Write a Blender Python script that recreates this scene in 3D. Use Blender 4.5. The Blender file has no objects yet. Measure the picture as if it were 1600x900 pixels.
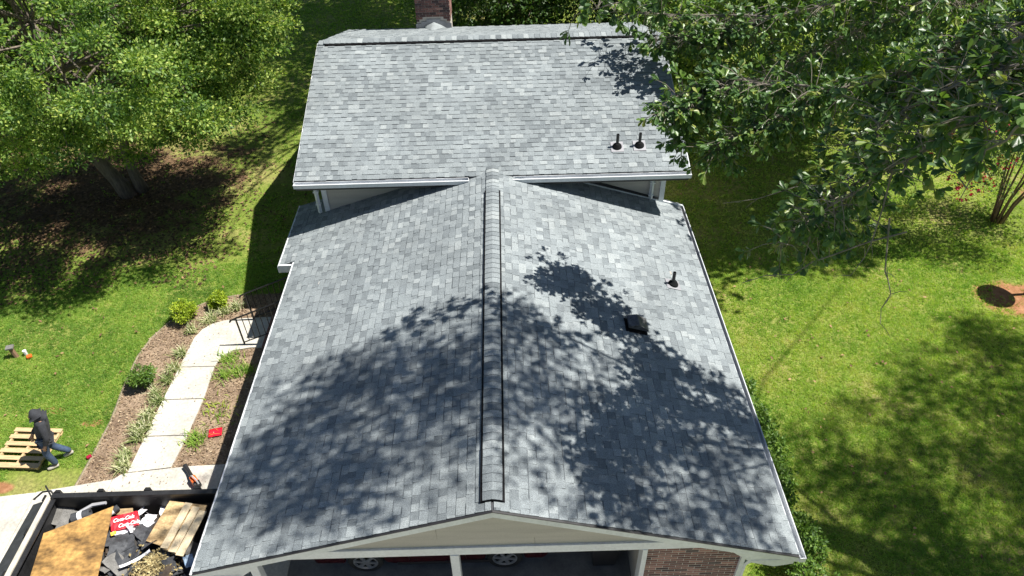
import bpy, bmesh, math, random
import numpy as np
from mathutils import Vector, Matrix, noise as mnoise

R = math.radians
rng = np.random.default_rng(7)
random.seed(7)
scene = bpy.context.scene
C = scene.collection

# ------------------------------------------------------------------ camera
cam_d = bpy.data.cameras.new('camera')
cam = bpy.data.objects.new('camera', cam_d)
C.objects.link(cam)
scene.camera = cam
CAM = Vector((0.3329, -5.6646, 12.7203))
pit, yaw, rol = 0.71059, 0.00325, -0.02602
F_ = Vector((math.sin(yaw) * math.cos(pit), math.cos(yaw) * math.cos(pit), -math.sin(pit)))
R_ = Vector((math.cos(yaw), -math.sin(yaw), 0))
U_ = R_.cross(F_)
R2 = R_ * math.cos(rol) + U_ * math.sin(rol)
U2 = -R_ * math.sin(rol) + U_ * math.cos(rol)
cam.matrix_world = Matrix(((R2.x, U2.x, -F_.x, CAM.x), (R2.y, U2.y, -F_.y, CAM.y), (R2.z, U2.z, -F_.z, CAM.z), (0, 0, 0, 1)))
cam_d.sensor_width = 36
cam_d.lens = 36 * 1141.28 / 1600
cam_d.clip_start = 0.1
cam_d.clip_end = 2000

# ------------------------------------------------------------------ light
SUN_EL, SUN_AZ = 60.0, 87.5          # azimuth from +y towards +x
world = bpy.data.worlds.new('World')
scene.world = world
world.use_nodes = True
wn = world.node_tree.nodes
sky = wn.new('ShaderNodeTexSky')
sky.sky_type = 'NISHITA'
sky.sun_disc = False
sky.sun_elevation = R(SUN_EL)
sky.sun_rotation = R(SUN_AZ)
sky.air_density = 1.0
sky.dust_density = 0.6
bg = wn['Background']
bg.inputs['Strength'].default_value = 0.052
world.node_tree.links.new(sky.outputs[0], bg.inputs[0])
sd = bpy.data.lights.new('sun', 'SUN')
sd.energy = 5.0
sd.angle = R(0.53)
sd.color = (1.0, 0.96, 0.89)
sun = bpy.data.objects.new('sun', sd)
C.objects.link(sun)
SUN = Vector((math.cos(R(SUN_EL)) * math.sin(R(SUN_AZ)), math.cos(R(SUN_EL)) * math.cos(R(SUN_AZ)), math.sin(R(SUN_EL))))
sun.rotation_euler = SUN.to_track_quat('Z', 'Y').to_euler()
sun.location = (20, 0, 30)
scene.view_settings.view_transform = 'Standard'
scene.view_settings.look = 'None'
scene.view_settings.gamma = 1
scene.view_settings.exposure = 0.82
scene.render.engine = 'CYCLES'
scene.cycles.max_bounces = 6
scene.cycles.transparent_max_bounces = 8

# ------------------------------------------------------------------ materials
def nodes_of(m):
    m.use_nodes = True
    nt = m.node_tree
    return nt, nt.nodes, nt.links, nt.nodes['Principled BSDF']

def col4(c): return (c[0], c[1], c[2], 1)

def mat(name, c, rough=0.7, var=0.25, scale=3.0, c2=None, metal=0.0, bump=0.0, bscale=40.0, spec=0.5, fine=0.0, fscale=120.0, stretch=None):
    """base colour broken up by two noises, optional fine speckle and bump"""
    m = bpy.data.materials.new(name)
    nt, N, L, P = nodes_of(m)
    tc = N.new('ShaderNodeTexCoord')
    vec = tc.outputs['Object']
    if stretch:
        mp = N.new('ShaderNodeMapping')
        mp.inputs['Scale'].default_value = stretch
        L.new(vec, mp.inputs[0]); vec = mp.outputs[0]
    n1 = N.new('ShaderNodeTexNoise')
    n1.inputs['Scale'].default_value = scale
    n1.inputs['Detail'].default_value = 6
    n1.inputs['Roughness'].default_value = 0.65
    L.new(vec, n1.inputs['Vector'])
    rp = N.new('ShaderNodeValToRGB')
    rp.color_ramp.elements[0].position = 0.32
    rp.color_ramp.elements[1].position = 0.68
    a = [x * (1 - var) for x in c]
    b = list(c2) if c2 else [min(1, x * (1 + var)) for x in c]
    rp.color_ramp.elements[0].color = col4(a)
    rp.color_ramp.elements[1].color = col4(b)
    L.new(n1.outputs[0], rp.inputs[0])
    out = rp.outputs[0]
    if fine:
        n2 = N.new('ShaderNodeTexNoise')
        n2.inputs['Scale'].default_value = fscale
        n2.inputs['Detail'].default_value = 3
        L.new(tc.outputs['Object'], n2.inputs['Vector'])
        mr = N.new('ShaderNodeMapRange')
        mr.inputs[1].default_value = 0.3; mr.inputs[2].default_value = 0.7
        mr.inputs[3].default_value = 1 - fine; mr.inputs[4].default_value = 1 + fine
        L.new(n2.outputs[0], mr.inputs[0])
        mx = N.new('ShaderNodeVectorMath'); mx.operation = 'SCALE'
        L.new(out, mx.inputs[0]); L.new(mr.outputs[0], mx.inputs['Scale'])
        out = mx.outputs[0]
    L.new(out, P.inputs['Base Color'])
    P.inputs['Roughness'].default_value = rough
    P.inputs['Metallic'].default_value = metal
    P.inputs['Specular IOR Level'].default_value = spec
    if bump:
        nb = N.new('ShaderNodeTexNoise'); nb.inputs['Scale'].default_value = bscale; nb.inputs['Detail'].default_value = 4
        L.new(tc.outputs['Object'], nb.inputs['Vector'])
        bp = N.new('ShaderNodeBump'); bp.inputs['Strength'].default_value = bump; bp.inputs['Distance'].default_value = 0.02
        L.new(nb.outputs[0], bp.inputs['Height'])
        L.new(bp.outputs[0], P.inputs['Normal'])
    return m

def tone_mat(name, stops, rough=0.8, fine=0.0, fscale=200.0, transl=0.0, spec=0.4, var=0.0, vscale=1.0, bump=0.0):
    """colour from the per-face 'tone' attribute (each piece's own colour)"""
    m = bpy.data.materials.new(name)
    nt, N, L, P = nodes_of(m)
    at = N.new('ShaderNodeAttribute'); at.attribute_name = 'tone'
    rp = N.new('ShaderNodeValToRGB')
    e = rp.color_ramp.elements
    while len(e) < len(stops): e.new(0.5)
    for i, (p, c) in enumerate(stops):
        e[i].position = p; e[i].color = col4(c)
    L.new(at.outputs['Fac'], rp.inputs[0])
    out = rp.outputs[0]
    tc = N.new('ShaderNodeTexCoord')
    for amt, sc in ((fine, fscale), (var, vscale)):
        if not amt: continue
        n2 = N.new('ShaderNodeTexNoise'); n2.inputs['Scale'].default_value = sc; n2.inputs['Detail'].default_value = 3
        L.new(tc.outputs['Object'], n2.inputs['Vector'])
        mr = N.new('ShaderNodeMapRange')
        mr.inputs[1].default_value = 0.3; mr.inputs[2].default_value = 0.7
        mr.inputs[3].default_value = 1 - amt; mr.inputs[4].default_value = 1 + amt
        L.new(n2.outputs[0], mr.inputs[0])
        mx = N.new('ShaderNodeVectorMath'); mx.operation = 'SCALE'
        L.new(out, mx.inputs[0]); L.new(mr.outputs[0], mx.inputs['Scale'])
        out = mx.outputs[0]
        if bump and sc == fscale:
            bp = N.new('ShaderNodeBump'); bp.inputs['Strength'].default_value = bump; bp.inputs['Distance'].default_value = 0.01
            L.new(n2.outputs[0], bp.inputs['Height']); L.new(bp.outputs[0], P.inputs['Normal'])
    L.new(out, P.inputs['Base Color'])
    P.inputs['Roughness'].default_value = rough
    P.inputs['Specular IOR Level'].default_value = spec
    if transl:
        tr = N.new('ShaderNodeBsdfTranslucent')
        ml = N.new('ShaderNodeVectorMath'); ml.operation = 'MULTIPLY'
        ml.inputs[1].default_value = (1.25, 1.35, 0.55)
        L.new(out, ml.inputs[0]); L.new(ml.outputs[0], tr.inputs[0])
        ms = N.new('ShaderNodeMixShader'); ms.inputs[0].default_value = transl
        L.new(P.outputs[0], ms.inputs[1]); L.new(tr.outputs[0], ms.inputs[2])
        L.new(ms.outputs[0], N['Material Output'].inputs[0])
    return m

M = {}
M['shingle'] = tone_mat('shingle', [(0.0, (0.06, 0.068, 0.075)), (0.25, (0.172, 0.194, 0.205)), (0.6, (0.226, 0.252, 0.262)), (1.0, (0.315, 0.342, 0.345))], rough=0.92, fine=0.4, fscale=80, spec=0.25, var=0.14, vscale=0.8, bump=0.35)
M['deck'] = mat('roof_deck', (0.06, 0.063, 0.07), 0.9)
M['white_trim'] = mat('white_trim', (0.6, 0.62, 0.64), 0.5, 0.1, 1.7, fine=0.07, fscale=22)
M['drip'] = mat('drip_edge', (0.02, 0.02, 0.022), 0.5)
M['vent_black'] = mat('vent_black', (0.006, 0.006, 0.007), 0.85, spec=0.2)
M['siding'] = mat('beige_siding', (0.4, 0.37, 0.33), 0.7, 0.1, 1.5, fine=0.06, fscale=60, stretch=(0.4, 0.4, 5))
M['brick'] = tone_mat('brick', [(0.0, (0.07, 0.045, 0.045)), (0.5, (0.19, 0.095, 0.08)), (1.0, (0.34, 0.19, 0.155))], rough=0.9, fine=0.3, fscale=60)
M['mortar'] = mat('mortar', (0.5, 0.46, 0.41), 0.95, 0.15, 8)
M['concrete'] = mat('concrete', (0.48, 0.455, 0.4), 0.9, 0.2, 1.1, fine=0.16, fscale=18, bump=0.15, bscale=90)
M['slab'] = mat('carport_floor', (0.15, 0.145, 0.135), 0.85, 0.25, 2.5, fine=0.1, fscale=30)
M['lead'] = mat('flashing', (0.3, 0.3, 0.32), 0.5, 0.15, 5, metal=0.3)
M['iron'] = mat('black_iron', (0.012, 0.012, 0.012), 0.5)
M['bark'] = mat('bark', (0.17, 0.14, 0.11), 0.95, 0.45, 5, bump=0.9, bscale=14, stretch=(3, 3, 0.6))
M['bark_pale'] = mat('pale_bark', (0.2, 0.175, 0.145), 0.9, 0.4, 6, bump=0.5, bscale=20)
M['bark_smooth'] = mat('smooth_bark', (0.22, 0.13, 0.08), 0.8, 0.4, 4)
M['trailer'] = mat('black_steel', (0.02, 0.02, 0.021), 0.45, 0.4, 3, fine=0.2, fscale=30)
M['rail_worn'] = mat('worn_rail', (0.5, 0.46, 0.38), 0.7, 0.3, 4, fine=0.1)
M['ply'] = mat('plywood', (0.27, 0.145, 0.045), 0.75, 0.66, 1.9, c2=(0.58, 0.33, 0.1), fine=0.3, fscale=14, stretch=(1.0, 2.2, 1))
M['ply_pale'] = mat('pale_plywood', (0.36, 0.22, 0.09), 0.75, 0.6, 2.6, c2=(0.7, 0.5, 0.26), fine=0.22, fscale=30, stretch=(1.2, 2.6, 1))
M['pallet'] = mat('pallet_wood', (0.52, 0.37, 0.2), 0.8, 0.22, 5, fine=0.1, fscale=40, stretch=(1, 6, 6))
M['pallet2'] = mat('pallet_wood_pale', (0.68, 0.55, 0.36), 0.8, 0.2, 5, fine=0.1, fscale=40)
M['felt'] = mat('felt', (0.03, 0.032, 0.036), 0.75, 0.5, 5, c2=(0.085, 0.09, 0.1), fine=0.25, fscale=70)
M['felt2'] = mat('grey_shingle_scrap', (0.16, 0.155, 0.145), 0.9, 0.3, 5, fine=0.25, fscale=70)
M['felt3'] = mat('rust_scrap', (0.055, 0.04, 0.028), 0.9, 0.5, 6)
M['heap'] = mat('debris', (0.035, 0.032, 0.03), 0.9, 0.6, 7, fine=0.3, fscale=60, bump=0.6, bscale=30)
M['paper'] = mat('white_paper', (0.78, 0.78, 0.8), 0.6, 0.08, 6)
M['red'] = mat('red_print', (0.62, 0.02, 0.035), 0.45, 0.12, 6)
M['redplastic'] = mat('red_plastic', (0.62, 0.01, 0.035), 0.4, 0.06, 6)
M['print'] = mat('white_print', (0.85, 0.83, 0.83), 0.5, 0.03)
M['blue'] = mat('blue_plastic', (0.08, 0.22, 0.5), 0.35, 0.3, 9, c2=(0.5, 0.65, 0.8))
M['orange'] = mat('orange_plastic', (0.7, 0.13, 0.02), 0.4, 0.1)
M['yellow'] = mat('yellow_plastic', (0.75, 0.5, 0.02), 0.5, 0.1)
M['greyplastic'] = mat('grey_plastic', (0.4, 0.4, 0.42), 0.4, 0.1)
M['blackplastic'] = mat('black_plastic', (0.018, 0.018, 0.02), 0.5, 0.3)
M['straw'] = tone_mat('straw', [(0, (0.06, 0.045, 0.02)), (0.5, (0.25, 0.19, 0.08)), (1, (0.5, 0.42, 0.22))], rough=0.9)
M['mulch'] = mat('mulch', (0.19, 0.125, 0.08), 0.95, 0.3, 2.2, c2=(0.32, 0.235, 0.16), fine=0.35, fscale=32, bump=0.8, bscale=28)
M['chip'] = tone_mat('chip', [(0, (0.08, 0.05, 0.03)), (0.5, (0.24, 0.165, 0.1)), (1, (0.42, 0.33, 0.22))], rough=0.95)
M['edging'] = mat('bed_edging', (0.23, 0.19, 0.13), 0.95, 0.3, 8, fine=0.3, fscale=40)
M['clay'] = mat('red_clay', (0.34, 0.12, 0.05), 0.95, 0.25, 2.5, c2=(0.45, 0.22, 0.12), fine=0.25, fscale=25, bump=0.6, bscale=20)
M['skin'] = mat('skin', (0.3, 0.16, 0.1), 0.6, 0.1)
M['hoodie'] = mat('charcoal_cloth', (0.032, 0.034, 0.04), 0.95, 0.3, 6, fine=0.15, fscale=80, bump=0.4, bscale=12)
M['jeans'] = mat('denim', (0.04, 0.065, 0.115), 0.9, 0.35, 9, fine=0.2, fscale=90, bump=0.3, bscale=16)
M['shoe'] = mat('pale_shoe', (0.42, 0.39, 0.34), 0.8, 0.15)
M['car'] = mat('maroon_paint', (0.035, 0.004, 0.006), 0.25, 0.05)
M['glass'] = mat('dark_glass', (0.02, 0.022, 0.025), 0.08, 0.05)
M['tyre'] = mat('tyre_rubber', (0.014, 0.014, 0.014), 0.85)
M['rim'] = mat('alloy', (0.55, 0.56, 0.58), 0.3, 0.05, metal=0.8)
M['lamp_red'] = mat('red_lens', (0.45, 0.01, 0.015), 0.15)
M['flower'] = tone_mat('petals', [(0, (0.42, 0.01, 0.05)), (1, (0.75, 0.05, 0.16))], rough=0.6, transl=0.3)
M['grass'] = tone_mat('grass_blade', [(0, (0.105, 0.22, 0.035)), (0.45, (0.245, 0.405, 0.07)), (0.8, (0.42, 0.52, 0.115)), (1, (0.58, 0.53, 0.25))], rough=0.6, transl=0.5, spec=0.3)
M['leaf_bright'] = tone_mat('leaf_bright', [(0, (0.03, 0.075, 0.018)), (0.45, (0.15, 0.265, 0.055)), (0.8, (0.33, 0.44, 0.09)), (1, (0.5, 0.56, 0.14))], rough=0.5, transl=0.4, spec=0.4)
M['leaf_oak'] = tone_mat('leaf_oak', [(0, (0.035, 0.078, 0.026)), (0.5, (0.085, 0.165, 0.048)), (0.85, (0.17, 0.27, 0.06)), (1, (0.3, 0.33, 0.09))], rough=0.38, transl=0.34, spec=0.55)
M['leaf_dark'] = tone_mat('leaf_dark', [(0, (0.02, 0.05, 0.011)), (0.6, (0.06, 0.13, 0.02)), (1, (0.16, 0.25, 0.04))], rough=0.5, transl=0.3)
M['leaf_yellow'] = tone_mat('leaf_yellow', [(0, (0.14, 0.22, 0.02)), (0.5, (0.3, 0.41, 0.03)), (1, (0.5, 0.54, 0.05))], rough=0.5, transl=0.3)
M['leaf_shrub'] = tone_mat('leaf_shrub', [(0, (0.045, 0.1, 0.018)), (0.5, (0.105, 0.2, 0.03)), (1, (0.24, 0.34, 0.06))], rough=0.5, transl=0.3)
M['leaf_myrtle'] = tone_mat('leaf_myrtle', [(0, (0.05, 0.09, 0.025)), (0.5, (0.12, 0.18, 0.06)), (1, (0.24, 0.27, 0.11))], rough=0.5, transl=0.3)
M['liriope'] = tone_mat('liriope_blade', [(0, (0.08, 0.13, 0.03)), (0.45, (0.2, 0.26, 0.08)), (0.7, (0.5, 0.5, 0.28)), (1, (0.66, 0.64, 0.45))], rough=0.5, transl=0.25)
M['dead'] = tone_mat('dead_leaf', [(0, (0.035, 0.02, 0.012)), (0.6, (0.14, 0.08, 0.04)), (1, (0.36, 0.23, 0.12))], rough=0.9)

# ground: one sheet, its bare, leaf-littered and clay places by position
def ground_material():
    m = bpy.data.materials.new('ground')
    nt, N, L, P = nodes_of(m)
    tc = N.new('ShaderNodeTexCoord')
    def noise(scale, detail=5):
        n = N.new('ShaderNodeTexNoise'); n.inputs['Scale'].default_value = scale; n.inputs['Detail'].default_value = detail
        n.inputs['Roughness'].default_value = 0.65
        L.new(tc.outputs['Object'], n.inputs['Vector']); return n.outputs[0]
    def ramp(src, stops):
        r = N.new('ShaderNodeValToRGB'); e = r.color_ramp.elements
        while len(e) < len(stops): e.new(0.5)
        for i, (p, c) in enumerate(stops): e[i].position = p; e[i].color = col4(c)
        L.new(src, r.inputs[0]); return r.outputs[0]
    g = ramp(noise(0.55), [(0.3, (0.12, 0.175, 0.026)), (0.5, (0.19, 0.24, 0.045)), (0.72, (0.32, 0.28, 0.11))])
    g2 = ramp(noise(14, 4), [(0.3, (0.5, 0.5, 0.5)), (0.7, (1.25, 1.25, 1.2))])
    mul = N.new('ShaderNodeMix'); mul.data_type = 'RGBA'; mul.blend_type = 'MULTIPLY'; mul.inputs[0].default_value = 1
    L.new(g, mul.inputs[6]); L.new(g2, mul.inputs[7])
    out = mul.outputs[2]
    litter = ramp(noise(9, 6), [(0.3, (0.06, 0.037, 0.021)), (0.55, (0.15, 0.095, 0.052)), (0.75, (0.31, 0.21, 0.12))])
    dirt = ramp(noise(5, 6), [(0.3, (0.2, 0.085, 0.035)), (0.7, (0.4, 0.21, 0.11))])
    spots = [((-12.2, 14.7), (6.3, 5.0), litter, 0.95), ((-18, 18), (7, 6), litter, 0.9), ((-10.4, 3.25), (0.6, 0.22), dirt, 0.5), ((13.5, 8.15), (1.5, 0.95), dirt, 0.6),
             ((17.3, 12.6), (1.6, 0.9), dirt, 0.4), ((-9.05, 4.9), (0.3, 0.14), dirt, 0.4), ((-10.1, 5.3), (0.3, 0.15), dirt, 0.4)]
    wn_ = noise(1.1, 4)
    for (cx, cy), (rx, ry), colr, amp in spots:
        mp = N.new('ShaderNodeMapping'); mp.vector_type = 'POINT'
        mp.inputs['Location'].default_value = (-cx / rx, -cy / ry, 0)
        mp.inputs['Scale'].default_value = (1 / rx, 1 / ry, 0)
        L.new(tc.outputs['Object'], mp.inputs[0])
        ln = N.new('ShaderNodeVectorMath'); ln.operation = 'LENGTH'; L.new(mp.outputs[0], ln.inputs[0])
        ad = N.new('ShaderNodeMath'); ad.operation = 'MULTIPLY_ADD'; ad.inputs[1].default_value = amp * 2
        L.new(wn_, ad.inputs[0]); L.new(ln.outputs['Value'], ad.inputs[2])
        mr = N.new('ShaderNodeMapRange'); mr.inputs[1].default_value = 1.12 + amp * 0.5; mr.inputs[2].default_value = 0.88 + amp * 0.5
        L.new(ad.outputs[0], mr.inputs[0])
        mx = N.new('ShaderNodeMix'); mx.data_type = 'RGBA'
        L.new(mr.outputs[0], mx.inputs[0]); L.new(out, mx.inputs[6]); L.new(colr, mx.inputs[7])
        out = mx.outputs[2]
    L.new(out, P.inputs['Base Color'])
    P.inputs['Roughness'].default_value = 0.95
    P.inputs['Specular IOR Level'].default_value = 0.2
    bp = N.new('ShaderNodeBump'); bp.inputs['Strength'].default_value = 0.7; bp.inputs['Distance'].default_value = 0.03
    L.new(noise(22, 5), bp.inputs['Height']); L.new(bp.outputs[0], P.inputs['Normal'])
    return m
M['ground'] = ground_material()

# ------------------------------------------------------------------ mesh helpers
ORG = {}

class MB:
    def __init__(s): s.v = []; s.f = []; s.t = []; s.mi = []
    def add(s, verts, faces, tone=0.5, m=0):
        b = len(s.v); s.v += [tuple(v) for v in verts]
        for k, f in enumerate(faces):
            s.f.append([b + i for i in f]); s.t.append(tone[k] if isinstance(tone, (list, tuple)) else tone); s.mi.append(m)
    def hexa(s, lo, hi, tone=0.5, m=0):
        """lo, hi: 4 points each, same winding"""
        s.add(list(lo) + list(hi), [(3, 2, 1, 0), (4, 5, 6, 7), (0, 1, 5, 4), (1, 2, 6, 5), (2, 3, 7, 6), (3, 0, 4, 7)], tone, m)
    def box(s, c, d, rz=0, rot=None, tone=0.5, m=0):
        hx, hy, hz = d[0] / 2, d[1] / 2, d[2] / 2
        mt = rot if rot is not None else Matrix.Rotation(rz, 3, 'Z')
        P = lambda x, y, z: Vector(c) + mt @ Vector((x, y, z))
        s.hexa([P(-hx, -hy, -hz), P(hx, -hy, -hz), P(hx, hy, -hz), P(-hx, hy, -hz)], [P(-hx, -hy, hz), P(hx, -hy, hz), P(hx, hy, hz), P(-hx, hy, hz)], tone, m)
    def box2(s, a, b, tone=0.5, m=0):
        s.box([(a[i] + b[i]) / 2 for i in range(3)], [abs(b[i] - a[i]) for i in range(3)], tone=tone, m=m)
    def slab(s, quad, th, tone=0.5, m=0):
        q = [Vector(p) for p in quad]
        n = (q[1] - q[0]).cross(q[2] - q[0]).normalized()
        s.hexa([p - n * th for p in q], q, tone, m)
    def prism(s, poly, d, tone=0.5, m=0):
        """closed polygon (3d points) extruded by vector d"""
        k = len(poly); d = Vector(d); a = [Vector(p) for p in poly]; b = [p + d for p in a]
        fs = [tuple(reversed(range(k))), tuple(range(k, 2 * k))] + [(i, (i + 1) % k, k + (i + 1) % k, k + i) for i in range(k)]
        s.add(a + b, fs, tone, m)
    def tube(s, pts, rad, n=6, cap=True, tone=0.5, m=0):
        pts = [Vector(p) for p in pts]
        if not isinstance(rad, (list, tuple)): rad = [rad] * len(pts)
        rings = []
        prev = None
        for i, p in enumerate(pts):
            d = (pts[min(i + 1, len(pts) - 1)] - pts[max(i - 1, 0)])
            d = d.normalized() if d.length > 1e-6 else Vector((0, 0, 1))
            ref = prev if prev is not None else (Vector((0, 0, 1)) if abs(d.z) < 0.9 else Vector((1, 0, 0)))
            u = ref - d * ref.dot(d)
            if u.length < 1e-4: u = d.orthogonal()
            u.normalize(); prev = u; w = d.cross(u)
            rings.append([p + (u * math.cos(2 * math.pi * k / n) + w * math.sin(2 * math.pi * k / n)) * rad[i] for k in range(n)])
        vs = [v for r in rings for v in r]; fs = []
        for i in range(len(pts) - 1):
            for k in range(n):
                fs.append((i * n + k, i * n + (k + 1) % n, (i + 1) * n + (k + 1) % n, (i + 1) * n + k))
        if cap: fs.append(tuple(reversed(range(n)))); fs.append(tuple(range((len(pts) - 1) * n, len(pts) * n)))
        s.add(vs, fs, tone, m)
    def lathe(s, prof, c, n=20, axis=None, tone=0.5, m=0, cap=True):
        """prof: (radius, height) list; axis: 3x3 matrix turning z to the wanted axis"""
        mt = axis if axis is not None else Matrix.Identity(3)
        vs = []; fs = []
        for r, h in prof:
            for k in range(n):
                a = 2 * math.pi * k / n
                vs.append(Vector(c) + mt @ Vector((r * math.cos(a), r * math.sin(a), h)))
        for i in range(len(prof) - 1):
            for k in range(n):
                fs.append((i * n + k, i * n + (k + 1) % n, (i + 1) * n + (k + 1) % n, (i + 1) * n + k))
        if cap: fs.append(tuple(reversed(range(n)))); fs.append(tuple(range((len(prof) - 1) * n, len(prof) * n)))
        s.add(vs, fs, tone, m)
    def build(s, name, mats, parent=None, smooth=False, bevel=0.0, tone=False):
        o_ = ORG.get(parent.name, Vector((0, 0, 0))) if parent else Vector((0, 0, 0))
        me = bpy.data.meshes.new(name)
        me.from_pydata([tuple(Vector(v) - o_) for v in s.v], [], s.f)
        if not isinstance(mats, (list, tuple)): mats = [mats]
        for m in mats: me.materials.append(m)
        if len(mats) > 1: me.polygons.foreach_set('material_index', s.mi)
        if tone:
            a = me.attributes.new('tone', 'FLOAT', 'FACE'); a.data.foreach_set('value', np.array(s.t, dtype=np.float32))
        if smooth: me.polygons.foreach_set('use_smooth', [True] * len(me.polygons))
        me.update()
        ob = bpy.data.objects.new(name, me); C.objects.link(ob)
        if parent: ob.parent = parent
        ORG[ob.name] = o_
        if bevel:
            b = ob.modifiers.new('bevel', 'BEVEL'); b.width = bevel; b.segments = 2; b.limit_method = 'ANGLE'
        return ob

def tag(o, label=None, cat=None, group=None, kind=None):
    if label: o['label'] = label
    if cat: o['category'] = cat
    if group: o['group'] = group
    if kind: o['kind'] = kind
    return o

def thing(name, loc, label, cat, group=None):
    o = bpy.data.objects.new(name, None); C.objects.link(o)
    o.location = loc; o.empty_display_size = 0.2
    ORG[o.name] = Vector(loc)
    return tag(o, label, cat, group)

def copy_tree(o, parent=None):
    c = o.copy(); C.objects.link(c)
    if parent: c.parent = parent
    ORG[c.name] = ORG.get(o.name, Vector((0, 0, 0)))
    for ch in list(o.children): copy_tree(ch, c)
    return c

def np_mesh(name, verts, faces, material, parent=None, tone=None, smooth=False):
    """fast mesh of equal-sided faces; faces (n,k)"""
    o_ = ORG.get(parent.name, Vector((0, 0, 0))) if parent else Vector((0, 0, 0))
    verts = np.asarray(verts, dtype=np.float32) - np.array(o_, dtype=np.float32)
    faces = np.asarray(faces, dtype=np.int32)
    me = bpy.data.meshes.new(name)
    me.vertices.add(len(verts)); me.vertices.foreach_set('co', verts.ravel())
    n, k = faces.shape
    me.loops.add(n * k); me.loops.foreach_set('vertex_index', faces.ravel())
    me.polygons.add(n); me.polygons.foreach_set('loop_start', np.arange(0, n * k, k, dtype=np.int32))
    me.polygons.foreach_set('loop_total', np.full(n, k, dtype=np.int32))
    if tone is not None:
        a = me.attributes.new('tone', 'FLOAT', 'FACE'); a.data.foreach_set('value', np.asarray(tone, dtype=np.float32))
    if smooth: me.polygons.foreach_set('use_smooth', np.ones(n, dtype=bool))
    me.materials.append(material)
    me.update(calc_edges=True)
    ob = bpy.data.objects.new(name, me); C.objects.link(ob)
    if parent: ob.parent = parent
    ORG[ob.name] = o_
    return ob

def frames(d, up):
    """orthonormal frames: y = leaf axis, z = leaf normal"""
    d = d / np.linalg.norm(d, axis=1, keepdims=True)
    x = np.cross(d, up); x /= np.linalg.norm(x, axis=1, keepdims=True) + 1e-9
    z = np.cross(x, d)
    return np.stack([x, d, z], axis=2)

LEAF_SMALL = (np.array([[0, 0, 0], [0.28, 0.45, 0.06], [0, 1, -0.04], [-0.28, 0.45, 0.06]]), np.array([[0, 1, 2], [0, 2, 3]]))
LEAF_OAK = (np.array([[0, 0, 0], [0, 0.5, -0.03], [0, 1, -0.1], [0.12, 0.36, 0.04], [0.25, 0.74, 0.03], [0.12, 0.95, -0.04], [-0.12, 0.36, 0.04], [-0.25, 0.74, 0.03], [-0.12, 0.95, -0.04]]),
            np.array([[0, 3, 1], [3, 4, 1], [1, 4, 5], [1, 5, 2], [0, 1, 6], [6, 1, 7], [1, 8, 7], [1, 2, 8]]))
BLADE = (np.array([[-0.5, 0, 0], [0.5, 0, 0], [0, 1, 0]]), np.array([[0, 1, 2]]))

def leaves(name, tmpl, pos, d, up, size, tones, material, parent=None):
    V, Fc = tmpl
    Fm = frames(d, up)
    n = len(pos)
    vs = np.einsum('nij,kj->nki', Fm, V) * size[:, None, None] + pos[:, None, :]
    k = len(V)
    fs = (Fc[None, :, :] + (np.arange(n) * k)[:, None, None]).reshape(-1, Fc.shape[1])
    return np_mesh(name, vs.reshape(-1, 3), fs, material, parent, np.repeat(tones, len(Fc)))

def unit(n):
    v = rng.normal(size=(n, 3)); return v / np.linalg.norm(v, axis=1, keepdims=True)

def patch_noise(x, y, s, seed=0.0):
    return np.array([mnoise.noise(Vector((a * s + seed, b * s - seed, seed))) for a, b in zip(x, y)])

# ================================================================== SETTING
mb = MB(); mb.add([(-250, -150, 0), (250, -150, 0), (250, 350, 0), (-250, 350, 0)], [(0, 1, 2, 3)])
tag(mb.build('ground', M['ground']), kind='structure')

def sheet(poly, z): 
    m_ = MB(); m_.add([(x, y, z) for x, y in poly], [tuple(range(len(poly)))]); return m_

# planting beds
bed_poly = [(-8.72, 3.25), (-8.68, 4.0), (-8.66, 4.9), (-8.76, 6.0), (-8.8, 6.9), (-8.68, 7.6), (-8.42, 8.15), (-8.0, 8.65), (-7.5, 9.0), (-6.9, 9.12), (-4.4, 9.2), (-4.4, 3.5), (-6.6, 3.4)]
bo = sheet(bed_poly, 0.012).build('planting_bed', M['mulch']); tag(bo, kind='structure')
mb = MB(); mb.tube([(x, y, 0.005) for x, y in bed_poly[:10]], 0.03, n=6)
mb.build('edging', M['edging'], bo)

def in_poly(x, y, poly):
    ins = np.zeros(len(x), bool); k = len(poly)
    for i in range(k):
        x1, y1 = poly[i]; x2, y2 = poly[(i + 1) % k]
        c = ((y1 > y) != (y2 > y)) & (x < (x2 - x1) * (y - y1) / (y2 - y1 + 1e-12) + x1)
        ins ^= c
    return ins

# walkway: cast slabs, sunk joints between them
walk_secs = [[(-7.74, 3.52), (-6.87, 3.62), (-6.79, 4.44), (-7.71, 4.44)],
             [(-7.71, 4.46), (-6.79, 4.46), (-6.75, 5.48), (-7.68, 5.48)],
             [(-7.68, 5.5), (-6.75, 5.5), (-6.79, 6.49), (-7.63, 6.49)],
             [(-7.63, 6.51), (-6.79, 6.51), (-6.72, 6.82), (-6.5, 7.02), (-6.1, 7.1), (-5.6, 7.12), (-5.6, 8.2), (-6.55, 8.17), (-7.03, 8.1), (-7.3, 7.98), (-7.47, 7.8), (-7.58, 7.5)]]
mb = MB(); mb.box2((-7.3, 3.7, 0.0), (-7.0, 6.6, 0.02)); wk = mb.build('walkway', M['mortar']); tag(wk, kind='structure')
for s_ in walk_secs:
    mb = MB(); mb.prism([(x, y, 0.005) for x, y in s_], (0, 0, 0.05)); mb.build('slab', M['concrete'], wk, bevel=0.008)
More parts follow.
